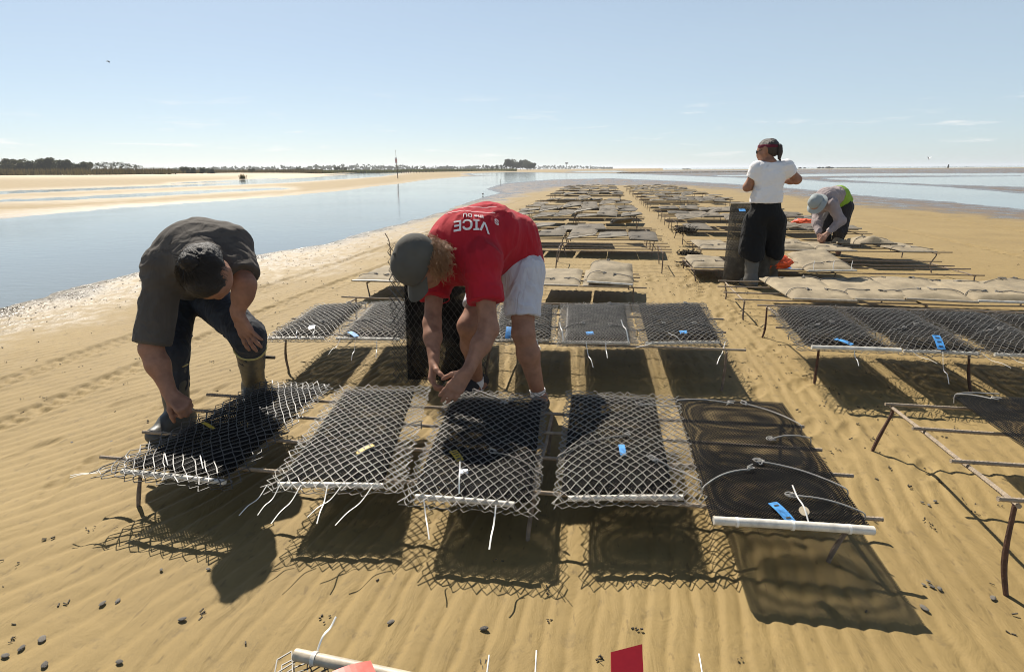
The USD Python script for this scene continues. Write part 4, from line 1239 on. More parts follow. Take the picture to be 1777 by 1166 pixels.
def smoothed(v, f, it=4):
    """shrink-free smoothing by averaging over the neighbours"""
    from scipy.sparse import coo_matrix, diags
    e = np.vstack([f[:, [0, 1]], f[:, [1, 2]], f[:, [2, 0]]]); e = np.vstack([e, e[:, ::-1]])
    A = coo_matrix((np.ones(len(e)), (e[:, 0], e[:, 1])), shape=(len(v),) * 2).tocsr()
    A.data[:] = 1
    deg = np.maximum(np.asarray(A.sum(1)).ravel(), 1)
    A = diags(1 / deg) @ A
    for _ in range(it):
        v = v + .5 * (A @ v - v)
        v = v - .52 * (A @ v - v)
    return v, f


def solid(prims, k, h, cut=None, it=4, fold=None):
    u = union(prims, k)
    f = u if cut is None else (lambda p: cut(p, u(p)))
    lo, hi = bounds(prims)
    v, fc = surface(f, lo, hi, h)
    v, fc = smoothed(v, fc, it)
    if fold:
        v = v + normals(v, fc) * fold(v)[:, None]
    return v, fc


def folds(amp, axis, freq=16., seed=0, warp=2.):
    """long soft creases that run along axis"""
    ax = unit(axis)

    def g(v):
        q = v - np.outer(v @ ax, ax) * .82
        a = meshkit.fbm(q * freq + seed + warp * meshkit.noise(v * 4 + seed)[:, None], 3, seed)
        return amp * ((1 - np.abs(2 * a - 1)) ** 3 * 1.4 - .5) + amp * .6 * (meshkit.noise(v * 7, seed + 5) - .5)
    return g


def hand(w, d, n, side, size=1., curl=(.35, .4, .3), spread=.12, thumb=.5, thumb_curl=.3):
    """palm and five fingers; d points from the wrist to the middle knuckle, n out of the palm, side (+1/-1) to which the thumb lies"""
    d = unit(d); n = unit(n - (np.asarray(n) @ d) * d); l = np.cross(d, n) * side
    s = size
    P = []
    roots = [(.030, .088), (.010, .094), (-.011, .090), (-.030, .080)]
    lens = [(.040, .025, .020), (.044, .028, .021), (.041, .026, .020), (.032, .020, .018)]
    P.append(Prim(w - .02 * d * s, w + .012 * d * s, .026 * s, .027 * s, n, .72))
    for (o, k), ln in zip(roots, lens):
        kn = w + (l * o + d * k - n * .004 * abs(o) / .03) * s
        P.append(Prim(w + (l * o * .55 + d * .015) * s, kn, .0165 * s, .0125 * s))
        dirv = unit(d + l * (o / .03) * spread)
        ang = 0.
        q = kn; r = .0095 if o > -.02 else .0082
        for i, L_ in enumerate(ln):
            ang += curl[i]
            v = dirv * math.cos(ang) + n * math.sin(ang)
            e = q + v * L_ * s
            P.append(Prim(q, e, r * s, r * .9 * s)); q = e; r *= .9
    b0 = w + (l * .020 + d * .020 + n * .006) * s
    v = unit(d * .72 + l * (.55 + thumb * .4) + n * .45)
    b1 = b0 + v * .045 * s
    v2 = unit(v * .8 + d * .5 + n * thumb_curl)
    b2 = b1 + v2 * .032 * s
    b3 = b2 + unit(v2 + d * .2 + n * thumb_curl * .6) * .026 * s
    P += [Prim(b0, b1, .0155 * s, .012 * s), Prim(b1, b2, .0115 * s, .010 * s), Prim(b2, b3, .010 * s, .0082 * s)]
    return P


def head(c, up, fwd, s=1.):
    """cranium, jaw, nose, brow, lips and ears about the head's centre; returns the frame too"""
    up = unit(up); fwd = unit(fwd - (np.asarray(fwd) @ up) * up); rt = np.cross(fwd, up)
    F_ = lambda x, y, z: np.asarray(c) + (rt * x + fwd * y + up * z) * s
    P = [Prim(F_(0, -.025, .030), F_(0, .015, .035), .088 * s, .086 * s, rt, .86), Prim(F_(0, .03, .02), F_(0, .045, -.06), .066 * s, .045 * s),
         Prim(F_(-.035, .03, -.055), F_(0, .062, -.088), .026 * s, .026 * s), Prim(F_(.035, .03, -.055), F_(0, .062, -.088), .026 * s, .026 * s),
         Prim(F_(0, .092, .012), F_(0, .112, -.028), .008 * s, .0135 * s), Prim(F_(-.012, .100, -.030), F_(.012, .100, -.030), .009 * s, .009 * s),
         Prim(F_(-.034, .080, .022), F_(.034, .080, .022), .013 * s, .013 * s),
         Prim(F_(-.018, .090, -.055), F_(.018, .090, -.055), .0075 * s, .0075 * s), Prim(F_(-.015, .087, -.066), F_(.015, .087, -.066), .0085 * s, .0085 * s)]
    for k in (-1, 1):
        P += [Prim(F_(.078 * k, -.008, .022), F_(.080 * k, .0, -.030), .015 * s, .010 * s, rt, .6), Prim(F_(.046 * k, .070, -.012), F_(.052 * k, .055, -.03), .020 * s, .020 * s)]
    eyes = [F_(.031 * k, .0815, .002) for k in (-1, 1)]
    return P, F_, eyes


def limb(joints, radii):
    return [Prim(a, b, ra, rb) for a, b, ra, rb in zip(joints[:-1], joints[1:], radii[:-1], radii[1:])]


def cap_off(p, d, q, n, soft=.0):
    """keeps the side of the plane through q that n points away from"""
    return np.maximum(d, (p - np.asarray(q, np.float32)) @ np.asarray(unit(n), np.float32))


def rubber_boot(t, knee_side, rim, ankle, toe_dir, r0, mat, rimmat=None, sole=.03, name='boot', ra=.058):
    """a knee boot: shaft, foot with heel, sole, a rim at the top"""
    toe_dir = unit(np.array([toe_dir[0], toe_dir[1], 0]))
    gz_ = gz(ankle[0], ankle[1])
    heel = np.array([ankle[0], ankle[1], gz_ + .05]) - toe_dir * .05
    toe = np.array([ankle[0], ankle[1], gz_ + .042]) + toe_dir * .17
    up = unit(np.asarray(rim) - ankle)
    P = [Prim(ankle, rim, ra, r0), Prim(ankle + [0, 0, .0], heel, ra, .046), Prim(heel + [0, 0, .01], toe, .048, .044), Prim(ankle, toe * .55 + heel * .45 + [0, 0, .03], ra, .046)]
    def cut(p, d):
        d = cap_off(p, d, rim, up)
        return np.maximum(d, gz_ + .004 - p[:, 2])
    v, f = solid(P, .04, .007, cut, 4, lambda v: .003 * (meshkit.noise(v * [14, 14, 30]) - .5) * 2)
    o = obj(name, (v, f), M[mat], t, True)
    S = [heel - toe_dir * .005, toe]
    obj('sole', tube(np.array([S[0] - [0, 0, S[0][2] - gz_ - .012], S[0] * .5 + S[1] * .5 - [0, 0, (S[0] * .5 + S[1] * .5)[2] - gz_ - .012], S[1] - [0, 0, S[1][2] - gz_ - .012]]), [.05, .044, .05], 12, flat=.28), M[mat], o, 40)
    if rimmat:
        a = unit(np.cross(up, [0, 1, .1])); b_ = np.cross(up, a)
        th = np.linspace(0, 2 * np.pi, 25)
        obj('rim', tube(np.asarray(rim) + np.outer(np.cos(th), a) * (r0 + .001) + np.outer(np.sin(th), b_) * (r0 + .001), .006, 6, cap=False), M[rimmat], o, 40)
    return o


def eyes_of(t, eyes, fwd, s=1.):
    for e in eyes:
        sp = trimesh.creation.icosphere(2)
        obj('eye', (np.asarray(sp.vertices) * .012 * s + e - unit(fwd) * .004, sp.faces), M['eye'], t, True)


def hem_ring(o, q, n, r, mat, w=.0032):
    n = unit(n); a = unit(np.cross(n, [.3, .2, 1.])); b_ = np.cross(n, a)
    th = np.linspace(0, 2 * np.pi, 29)
    obj('hem', tube(np.asarray(q) - n * .008 + np.outer(np.cos(th), a) * r + np.outer(np.sin(th), b_) * r, w, 6, cap=False, flat=1.), M[mat], o, 40)


def hair_shell(F_, s, keep, mat, t, grow=.010, rough=.006, seed=0, extra=()):
    P = [Prim(F_(0, -.028, .034), F_(0, .008, .040), .090 * s + grow, .087 * s + grow, F_(1, 0, 0) - F_(0, 0, 0), .87)] + list(extra)
    v, f = solid(P, .03, .006, lambda p, d: np.maximum(d, keep(p)), 2, lambda v: rough * (meshkit.fbm(v * 55 + seed, 3, seed) - .5) * 2)
    return obj('hair', (v, f), M[mat], t, True)


def lean(a, b, f):
    return np.asarray(a) * (1 - f) + np.asarray(b) * f


# ---- the man in the red shirt, bending over the gap between two bags
def man_in_red():
    J = aty
    pel, lum, mid, che, nek = J(890, 456, 3.22), J(882, 420, 3.17), J(846, 410, 3.05), J(806, 424, 2.92), J(775, 436, 2.84)
    hipL, hipR = J(906, 470, 3.12), J(862, 468, 3.30)
    kneL, kneR = J(908, 578, 2.98), J(812, 566, 3.08)
    ankL, ankR = J(936, 690, 3.03), J(829, 668, 3.35)
    shL, shR = J(836, 456, 2.78), J(757, 462, 2.98)
    elL, wrL = J(848, 572, 2.62), J(810, 646, 2.46)
    elR, wrR = J(750, 562, 2.78), J(753, 628, 2.62)
    hc = J(730, 457, 2.64)
    base = (lean(ankL, ankR, .5)[0], lean(ankL, ankR, .5)[1], 0.)
    t = thing('person', 'person in red T-shirt, white shorts and faded cap bending over the front bags', 'person', base)
    up = unit(J(690, 446, 2.55) - hc); fwd = unit(J(722, 530, 2.62) - hc)
    hp, F_, eyes = head(hc, up, fwd, 1.0)
    across = unit(shL - shR)
    torso = [Prim(pel, lum, .135, .128, across, 1.12), Prim(lum, mid, .128, .138, across, 1.15), Prim(mid, che, .138, .140, across, 1.2), Prim(che, nek, .13, .075, across, 1.1), Prim(shL, shR, .066, .066)]
    arms = limb([shL, elL, lean(elL, wrL, .35), wrL], [.058, .045, .045, .027]) + limb([shR, elR, lean(elR, wrR, .35), wrR], [.056, .043, .043, .027])
    legs = limb([hipL, kneL, lean(kneL, ankL, .3), ankL], [.090, .058, .060, .036]) + limb([hipR, kneR, lean(kneR, ankR, .3), ankR], [.090, .057, .059, .036])
    feet = []
    for a, td in ((ankL, (-.25, -1, 0)), (ankR, (-.45, -.9, 0))):
        td = unit(td); z0 = gz(a[0], a[1])
        hl = np.array([a[0], a[1], z0 + .035]) - td * .04
        feet += [Prim(a, hl, .036, .034), Prim(hl, np.array([a[0], a[1], z0 + .03]) + td * .16, .036, .028), Prim(a, np.array([a[0], a[1], z0 + .045]) + td * .08, .034, .03)]
    nk = [Prim(nek, hc - up * .07, .058, .056)]
    hL = hand(wrL, J(783, 682, 2.42) - wrL, np.array([-.45, .55, -.6]), -1, 1.05, (.2, .35, .25), .06, .3)
    hR = hand(wrR, J(750, 664, 2.56) - wrR, np.array([.8, -.1, -.25]), 1, 1.05, (.55, .65, .5), .02, .1, .7)
    allp = torso + arms + legs + feet + nk + hp
    u1, u2 = union(allp, .035), union(hL + hR, .010)
    lo, hi = bounds(allp + hL + hR)
    v, f = surface(lambda p: smin(u1(p), u2(p), .012), lo, hi, .0064)
    v, f = smoothed(v, f, 3)
    obj('body', (v, f), M['skin_tan'], t, True)
    eyes_of(t, eyes, fwd)
    # shirt
    g = .022
    wst = lean(pel, lum, .25); wn = unit(pel - lum)
    hemL = shL + (elL - shL) * .60; hemR = shR + (elR - shR) * .58
    sh = [Prim(pel + wn * .02, lum, .165, .152, across, 1.10), Prim(lum, mid, .152, .158, across, 1.12), Prim(mid, che, .165, .172, across, 1.15), Clip(Prim(che, nek + unit(che - nek) * .0, .165, .098, across, 1.1), nek, nek - che), Prim(shL, shR, .090, .090),
          Prim(che + [0, 0, -.06], mid + [0, 0, -.10], .14, .13), Clip(Prim(shL, hemL + (elL - shL) * .15, .090, .086), hemL, elL - shL), Clip(Prim(shR, hemR + (elR - shR) * .15, .086, .082), hemR, elR - shR)]
    def cut(p, d):
        d = np.maximum(d, (p - np.asarray(lean(pel, lum, .0), np.float32)) @ unit(wn + np.array([0.1, 0, -.75])).astype(np.float32) - .02)
        return d
    f1 = folds(.0085, np.array([.25, -.2, -1.]), 9., 3)
    sv, sf = solid(sh, .06, .0078, cut, 3, f1)
    so = obj('shirt', (sv, sf), M['shirt_red'], t, True)
    hem_ring(so, hemL, elL - shL, .0865, 'shirt_red'); hem_ring(so, hemR, elR - shR, .0825, 'shirt_red')
    # print on the back, seen upside down from the front
    SN = normals(sv, sf)
    def hit(px, py):
        d_ = unit(ray(px, py)); q_ = sv - CC
        k_ = q_ @ d_
        off = np.linalg.norm(q_ - np.outer(k_, d_), axis=1)
        ok = np.where((off < .012) & (SN @ d_ < 0))[0]
        return ok[np.argmin(k_[ok])]
    ia, ib = hit(852, 386), hit(778, 384)
    shirt = stage.GetPrimAtPath(str(t.GetPath()) + '/shirt')
    org = sv[ia]
    an = unit(SN[hit(815, 380)] + SN[ia] * .3)
    read = unit(sv[ib] - org); read = unit(read - (read @ an) * an)
    upw = np.cross(an, read)
    if upw[1] > 0 and upw[2] > 0:
        upw = -upw
    sel = np.where(SN @ an > .15)[0]
    R2 = np.stack([(sv[sel] - org) @ read, (sv[sel] - org) @ upw], 1)
    KT = cKDTree(R2); hh = (sv[sel] - org) @ an
    def prnt(text, h, x, y, bold=True, nm='printed_word', bend=0., msh=None):
        tm = meshkit.text_mesh(text, h, .0012, bold) if msh is None else msh
        tv = np.asarray(tm.vertices)
        X, Y = tv[:, 0] + x, tv[:, 1] + y - bend * (tv[:, 0] + x - .09) ** 2
        dd, ix = KT.query(np.stack([X, Y], 1), k=4)
        w_ = 1 / (dd + 2e-3)
        hz = (hh[ix] * w_).sum(1) / w_.sum(1)
        P = org + np.outer(X, read) + np.outer(Y, upw) + np.outer(hz + .0035 + tv[:, 2], an)
        obj(nm, (P, tm.faces), M['print_white'], shirt, False)
    prnt('VICE', .054, .0, .008)
    prnt('S', .030, -.05, -.036); prnt('the DU', .024, .03, -.036)
    for rr_, yy_ in ((.0, -.062), (.0, -.066)):
        pass
    def strip(x0_, x1_, y_, h_):
        n_ = 20
        xs = np.linspace(x0_, x1_, n_)
        v_ = np.concatenate([np.stack([xs, np.full(n_, y_), np.zeros(n_)], 1), np.stack([xs, np.full(n_, y_ + h_), np.zeros(n_)], 1)])
        f_ = [[a, a + 1, n_ + a + 1] for a in range(n_ - 1)] + [[a, n_ + a + 1, n_ + a] for a in range(n_ - 1)]
        return trimesh.Trimesh(v_, f_, process=False)
    prnt('', 0, 0, -.068, nm='printed_arc', bend=1.2, msh=strip(-.03, .22, 0, .004))
    prnt('', 0, 0, -.125, nm='printed_arc', bend=1.2, msh=strip(-.04, .24, 0, .003))
    # shorts, hem open round each thigh
    sp = [Prim(pel, hipL, .145, .118), Prim(pel, hipR, .145, .118), Clip(Prim(hipL, lean(hipL, kneL, .86), .118, .090), lean(hipL, kneL, .74), kneL - hipL), Clip(Prim(hipR, lean(hipR, kneR, .86), .118, .086), lean(hipR, kneR, .72), kneR - hipR), Prim(pel, lum, .14, .13)]
    v, f = solid(sp, .03, .008, None, 3, folds(.009, (0.1, 0, 1), 12., 7))
    obj('shorts', (v, f), M['shorts'], t, True)
    for a, td in ((ankL, (-.25, -1, 0)), (ankR, (-.45, -.9, 0))):
        td = unit(td); z0 = gz(a[0], a[1])
        hl = np.array([a[0], a[1], z0 + .045]) - td * .045; te = np.array([a[0], a[1], z0 + .036]) + td * .185
        v, f = solid([Prim(hl, te, .047, .040), Prim(np.array([a[0], a[1], z0 + .085]), (hl + te) / 2 + [0, 0, .02], .046, .040)], .03, .006, lambda p, d: np.maximum(d, np.float32(z0 + .003) - p[:, 2]), 3)
        sh_ = obj('shoe', (v, f), M['trousers_dark'], t, True)
        obj('sole', tube([hl * [1, 1, 0] + [0, 0, z0 + .014], te * [1, 1, 0] + [0, 0, z0 + .014]], [.05, .044], 14, flat=.28), M['boot_grey'], sh_, 40)
    for a, k in ((ankL, kneL), (ankR, kneR)):
        q0, q1 = lean(a, k, .13), a - [0, 0, .04]
        obj('sock', tube([q0, lean(q0, q1, .5), q1], [.046, .045, .043], 16), M['sock'], t, 40)
    # cap: dome, bill, button, eyelets
    s = 1.
    rt = np.cross(unit(fwd - (fwd @ up) * up), up); fw = np.cross(up, rt)
    cp = [Prim(F_(0, -.028, .038), F_(0, .014, .044), .108, .106, rt, .90)]
    v, f = solid(cp, .02, .0055, lambda p, d: np.maximum(d, (np.asarray(F_(0, 0, .000), np.float32) - p) @ unit(up - fw * .10).astype(np.float32)), 3, lambda v: .0025 * (meshkit.noise(v * 30) - .5))
    c = obj('cap', (v, f), M['cap_cloth'], t, True)
    th = np.linspace(-1.15, 1.15, 17); rr = np.linspace(0, 1, 7)
    A_, R2 = np.meshgrid(th, rr, indexing='ij')
    bx = np.sin(A_) * (.096 + .004 * R2); by = .012 + np.cos(A_) * .100 + R2 * .080 * np.cos(A_ * .72) ** .6; bz = .020 - .018 * (np.sin(A_) ** 2) - .026 * R2
    T = np.array([F_(x, y, z) for x, y, z in zip(bx.ravel(), by.ravel(), bz.ravel())])
    i, j = np.meshgrid(np.arange(16), np.arange(6), indexing='ij')
    q = np.stack([i * 7 + j, (i + 1) * 7 + j, (i + 1) * 7 + j + 1, i * 7 + j + 1], -1).reshape(-1, 4)
    ff = np.vstack([q[:, [0, 1, 2]], q[:, [0, 2, 3]]])
    rim = [k * 7 for k in range(17)] + [16 * 7 + k for k in range(1, 7)] + [k * 7 + 6 for k in range(15, -1, -1)] + [k for k in range(5, 0, -1)]
    rf = []
    for k in range(len(rim)):
        p0, p1 = rim[k], rim[(k + 1) % len(rim)]
        rf += [[p0, p1, p1 + len(T)], [p0, p1 + len(T), p0 + len(T)]]
    obj('bill', (np.vstack([T, T - up * .004]), np.vstack([ff, ff[:, ::-1] + len(T), rf])), M['cap_cloth'], c, 60)
    sp_ = trimesh.creation.icosphere(2)
    obj('button', (np.asarray(sp_.vertices) * [.008, .008, .008] + F_(0, -.01, .148), sp_.faces), M['cap_cloth'], c, True)
    for k in range(6):
        a = k * math.pi / 3 + .5
        pp = F_(.066 * math.sin(a), -.01 + .075 * math.cos(a), .112)
        obj('eyelet', tube(np.array([pp + (rt * math.cos(x) + fw * math.sin(x)) * .004 for x in np.linspace(0, 2 * np.pi, 9)]), .0014, 4, cap=False), M['cap_cloth'], c)
    # curly hair out of the back of the cap
    hr_ = np.random.default_rng(3)
    H = []
    for k in range(900):
        a = hr_.uniform(-1.9, 1.9); zz = hr_.uniform(-.075, .022)
        rad = .092 + hr_.uniform(-.005, .004)
        p = F_(math.sin(a) * rad * .9, -.02 - math.cos(a) * rad, zz)
        out = unit(rt * math.sin(a) - fw * math.cos(a) - up * .8 + hr_.normal(0, .35, 3))
        n_ = 15; Lh = hr_.uniform(.03, .075)
        s_ = np.linspace(0, 1, n_)
        e1 = unit(np.cross(out, hr_.normal(0, 1, 3))); e2 = np.cross(out, e1)
        R_ = hr_.uniform(.006, .013); w_ = hr_.uniform(9, 15)
        C = p + np.outer(s_ * Lh, out) + np.outer(np.cos(w_ * s_) * R_ * s_ ** .4, e1) + np.outer(np.sin(w_ * s_) * R_ * s_ ** .4, e2) + np.outer(s_ ** 2, [0, 0, -.03])
        H.append(tube(C, np.linspace(.0014, .0008, n_), 3, cap=False))
    H.append(solid([Prim(F_(0, -.040, .0), F_(0, -.055, -.05), .082, .068)], .03, .007, None, 2, lambda v: .006 * (meshkit.noise(v * 80) - .5))) 
    obj('hair', cat(H), M['hair_red'], t, 50)


# ---- the man in the grey shirt, facing the camera
def man_in_grey():
    J = aty
    pel, mid, che, nek = J(318, 497, 2.98), J(328, 448, 2.88), J(340, 440, 2.62), J(350, 455, 2.46)
    hipR, hipL = J(305, 515, 2.92), J(352, 508, 3.0)
    kneR, kneL = J(296, 612, 2.58), J(432, 583, 2.66)
    ankR, ankL = J(311, 735, 2.56), J(441, 668, 2.98)
    shR, shL = J(287, 470, 2.50), J(400, 425, 2.68)
    elR, wrR = J(262, 605, 2.36), J(296, 684, 2.30)
    elL, wrL = J(426, 494, 2.53), J(412, 545, 2.49)
    hc = J(362, 474, 2.28)
    t = thing('person', 'person in dark grey shirt, jeans and rubber boots bending down, hand on knee', 'person', (*lean(ankL, ankR, .5)[:2], 0))
    fwd = unit(np.array([.12, .02, -1.])); up = unit(np.array([.05, -1., .15]))
    up = unit(up - (up @ fwd) * fwd)
    hp, F_, eyes = head(hc, up, fwd, 1.0)
    across = unit(shL - shR)
    torso = [Prim(pel, mid, .13, .135), Prim(mid, che, .135, .14, across, 1.15), Prim(che, nek, .12, .07, across, 1.15), Prim(shL, shR, .066, .066)]
    arms = limb([shR, elR, lean(elR, wrR, .35), wrR], [.06, .048, .050, .031]) + limb([shL, elL, lean(elL, wrL, .35), wrL], [.058, .046, .046, .030])
    legs = limb([hipR, kneR, ankR], [.09, .062, .042]) + limb([hipL, kneL, ankL], [.09, .062, .042])
    nk = [Prim(nek, hc - up * .065, .06, .056)]
    hR = hand(wrR, J(320, 706, 2.28) - wrR, np.array([.1, .35, -1.]), -1, 1.08, (1.15, 1.25, .9), .0, .0, .9)
    hL = hand(wrL, J(427, 574, 2.49) - wrL, np.array([.1, .95, .1]), -1, 1.12, (.10, .16, .14), .26, .9)
    allp = torso + arms + legs + nk + hp
    u1, u2 = union(allp, .035), union(hL + hR, .010)
    lo, hi = bounds(allp + hL + hR)
    v, f = surface(lambda p: smin(u1(p), u2(p), .012), lo, hi, .0064)
    v, f = smoothed(v, f, 3)
    obj('body', (v, f), M['skin_tan'], t, True)
    eyes_of(t, eyes, fwd)
    hemR, hemL = lean(shR, elR, .93), lean(shL, elL, .80)
    sh = [Prim(pel + [-.03, .02, -.03], mid, .168, .160), Prim(mid, che, .160, .162, across, 1.18), Clip(Prim(che, nek, .148, .085, across, 1.15), nek, nek - che), Prim(shL, shR, .086, .086), Prim(che + [0, .08, -.06], mid + [0, -.03, -.1], .12, .13),
          Clip(Prim(shR, hemR + (elR - shR) * .15, .088, .078), hemR, elR - shR), Clip(Prim(shL, hemL + (elL - shL) * .2, .092, .082), hemL, elL - shL), Prim(pel + [-.08, .05, .0], pel + [-.13, .06, -.12], .08, .06)]
    def cut(p, d):
        d = np.maximum(d, (p - np.asarray(pel + [0, 0, -.10], np.float32)) @ unit(np.array([-.1, .5, -.9])).astype(np.float32))
        return d
    v, f = solid(sh, .06, .0078, cut, 3, folds(.008, np.array([-.1, .5, -.6]), 9., 12))
    so = obj('shirt', (v, f), M['shirt_grey'], t, True)
    hem_ring(so, hemR, elR - shR, .0785, 'shirt_grey'); hem_ring(so, hemL, elL - shL, .083, 'shirt_grey')
    je = [Prim(pel, hipR, .145, .112), Prim(pel, hipL, .145, .112), Prim(hipR, kneR, .112, .080), Prim(kneR, lean(kneR, ankR, .45), .080, .066), Prim(hipL, kneL, .112, .080), Prim(kneL, lean(kneL, ankL, .45), .080, .066)]
    v, f = solid(je, .04, .0085, None, 3, folds(.008, (0, .2, 1), 14., 9))
    obj('jeans', (v, f), M['denim'], t, True)
    rubber_boot(t, 1, lean(kneR, ankR, .16), ankR + [0, 0, .0], (-.05, -1), .076, 'boot', 'boot_rim')
    rubber_boot(t, 1, lean(kneL, ankL, .20), ankL + [0, 0, .0], (.25, -1), .080, 'boot', 'boot_rim')
    # boot pull tabs stick out behind
    q = lean(kneR, ankR, .30); obj('pull_tab', tube([q + [-.075, .02, 0], q + [-.12, .03, -.004]], .011, 8), M['weed'], t, 40)
    q = lean(kneL, ankL, .42); obj('pull_tab', tube([q + [.07, .03, 0], q + [.12, .04, -.004]], .010, 8), M['weed'], t, 40)
    bun = F_(-.01, -.066, .122)
    keep = lambda p: (p - np.asarray(F_(0, .070, .02), np.float32)) @ unit(fwd * .9 - up * .42).astype(np.float32)
    h = hair_shell(F_, 1.0, keep, 'hair_dark', t, .012, .006, 2, [Prim(F_(0, -.06, .02), F_(0, -.08, -.04), .07, .05)])
    v, f = solid([Prim(bun, bun + up * .012 - fwd * .01, .040, .034)], .02, .005, None, 2, lambda v: .006 * (meshkit.fbm(v * 70, 3, 3) - .5) * 2)
    obj('bun', (v, f), M['hair_dark'], h, True)
    hr_ = np.random.default_rng(5); H = []
    for k in range(420):
        a = hr_.uniform(0, 6.28); q0 = F_(.095 * math.sin(a) * hr_.uniform(.4, 1), -.03 + .085 * math.cos(a) * hr_.uniform(.2, .9), hr_.uniform(.02, .12))
        q0 = F_(0, -.01, .036) + unit(q0 - F_(0, -.01, .036)) * .103
        m_ = lean(q0, bun, .5); m_ = F_(0, -.01, .036) + unit(m_ - F_(0, -.01, .036)) * .110
        H.append(tube(curve([q0, m_, bun + hr_.normal(0, .022, 3)], 4), .0010, 3, cap=False))
    obj('strands', cat(H), M['hair_dark'], h, 50)


# ---- the woman standing with her back to the camera
def woman():
    J = aty
    Y = 7.0
    pel, wai, che, nek = J(1328, 372, Y), J(1330, 345, Y), J(1336, 308, Y), J(1336, 284, Y - .02)
    hipL, hipR = J(1314, 385, Y), J(1345, 385, Y)
    kneL, kneR = J(1306, 440, Y - .03), J(1343, 437, Y + .08)
    ankL, ankR = J(1303, 485, 6.92), J(1339, 476, 7.3)
    shL, shR = J(1314, 293, Y), J(1364, 290, Y)
    elL, wrL = J(1297, 325, Y + .02), J(1312, 322, Y + .26)
    elR, wrR = J(1383, 312, Y + .04), J(1352, 314, Y + .28)
    hc = J(1332, 262, Y + .03)
    t = thing('person', 'person in white T-shirt and black trousers standing with her back to us', 'person', (*lean(ankL, ankR, .5)[:2], 0))
    fwd = unit(np.array([-.80, .55, -.22])); up = unit(np.array([-.12, .12, 1.]))
    hp, F_, eyes = head(hc, up, fwd, .98)
    ax = np.array([1., 0, 0])
    torso = [Prim(pel, wai, .125, .105, ax, 1.28), Prim(wai, che, .105, .108, ax, 1.3), Prim(che, nek, .10, .058, ax, 1.35), Prim(shL, shR, .056, .056)]
    arms = limb([shL, elL, lean(elL, wrL, .35), wrL], [.055, .045, .043, .027]) + limb([shR, elR, lean(elR, wrR, .35), wrR], [.055, .046, .043, .027])
    legs = limb([hipL, kneL, ankL], [.10, .065, .042]) + limb([hipR, kneR, ankR], [.10, .065, .042])
    nk = [Prim(nek, hc - up * .06, .050, .050)]
    hL = hand(wrL, np.array([.6, .6, .1]), np.array([.2, .4, .8]), -1, .95, (.5, .6, .4))
    hR = hand(wrR, np.array([-.6, .6, .05]), np.array([-.2, .4, .8]), 1, .95, (.5, .6, .4))
    allp = torso + arms + legs + nk + hp
    u1, u2 = union(allp, .035), union(hL + hR, .010)
    lo, hi = bounds(allp + hL + hR)
    v, f = surface(lambda p: smin(u1(p), u2(p), .012), lo, hi, .009)
    v, f = smoothed(v, f, 3)
    obj('body', (v, f), M['skin_tan'], t, True)
    eyes_of(t, eyes, fwd, .98)
    hemL, hemR = lean(shL, elL, .52), lean(shR, elR, .52)
    sh = [Prim(wai + [0, 0, -.04], wai + [0, 0, .03], .130, .118, ax, 1.32), Prim(wai + [0, 0, .03], che, .118, .120, ax, 1.3), Clip(Prim(che, nek + [0, 0, .01], .112, .060, ax, 1.25), nek + [0, 0, .012], [0, 0, 1.]), Prim(nek + [0, 0, -.062], shL, .058, .066), Prim(nek + [0, 0, -.062], shR, .058, .066), Clip(Prim(shL, lean(shL, elL, .7), .072, .066), hemL, elL - shL), Clip(Prim(shR, lean(shR, elR, .7), .072, .068), hemR, elR - shR)]
    def cut(p, d):
        d = np.maximum(d, np.float32(wai[2] - .045) - p[:, 2])
        return d
    v, f = solid(sh, .05, .0095, cut, 3, folds(.006, (.7, .2, .3), 12., 21))
    so = obj('shirt', (v, f), M['shirt_white'], t, True)
    hem_ring(so, hemL, elL - shL, .0675, 'shirt_white'); hem_ring(so, hemR, elR - shR, .069, 'shirt_white')
    tr = [Prim(pel, wai + [0, 0, -.03], .145, .118, ax, 1.25), Prim(hipL, kneL, .122, .115), Prim(hipR, kneR, .122, .100), Prim(kneL, lean(kneL, ankL, .40), .115, .112), Prim(kneR, lean(kneR, ankR, .40), .100, .094),
          Prim(hipL + [-.05, 0, .0], kneL + [-.07, 0, .05], .10, .09)]
    def cut2(p, d):
        d = np.maximum(d, np.float32(lean(kneL, ankL, .22)[2]) - p[:, 2] + .02 * np.sin(p[:, 0] * 20))
        return np.maximum(d, p[:, 2] - np.float32(wai[2] - .01))
    v, f = solid(tr, .045, .0105, cut2, 3, folds(.007, (0, 0, 1), 15., 5))
    obj('trousers', (v, f), M['trousers_black'], t, True)
    rubber_boot(t, 1, lean(kneL, ankL, .05), ankL, (-.3, 1), .085, 'boot_grey', ra=.066)
    rubber_boot(t, 1, lean(kneR, ankR, .05), ankR, (.3, 1), .078, 'boot_grey', ra=.06)
    keep = lambda p: (p - np.asarray(F_(0, .050, .02), np.float32)) @ unit(fwd * .9 - up * .45).astype(np.float32)
    h = hair_shell(F_, .98, keep, 'hair_brown', t, .008, .003, 6, [Prim(F_(0, -.06, .02), F_(0, -.075, -.03), .06, .045)])
    # pony tail
    p0 = F_(0, -.105, .03)
    C = curve([p0, p0 + [.022, -.02, .0], p0 + [.032, -.03, -.06], p0 + [.03, -.035, -.12], p0 + [.045, -.035, -.155]], 6)
    rr = np.interp(np.linspace(0, 1, len(C)), [0, .2, .5, .8, 1], [.02, .027, .028, .018, .005])
    v, f = tube(C, rr, 12)
    obj('pony_tail', (v + normals(v, f) * (.006 * (meshkit.noise(v * 60) - .5))[:, None], f), M['hair_brown'], h, True)
    # wide dark red head band
    rt = np.cross(fwd, up)
    B_ = [Prim(F_(0, -.030, .030), F_(0, .010, .036), .099, .097, rt, .87)]
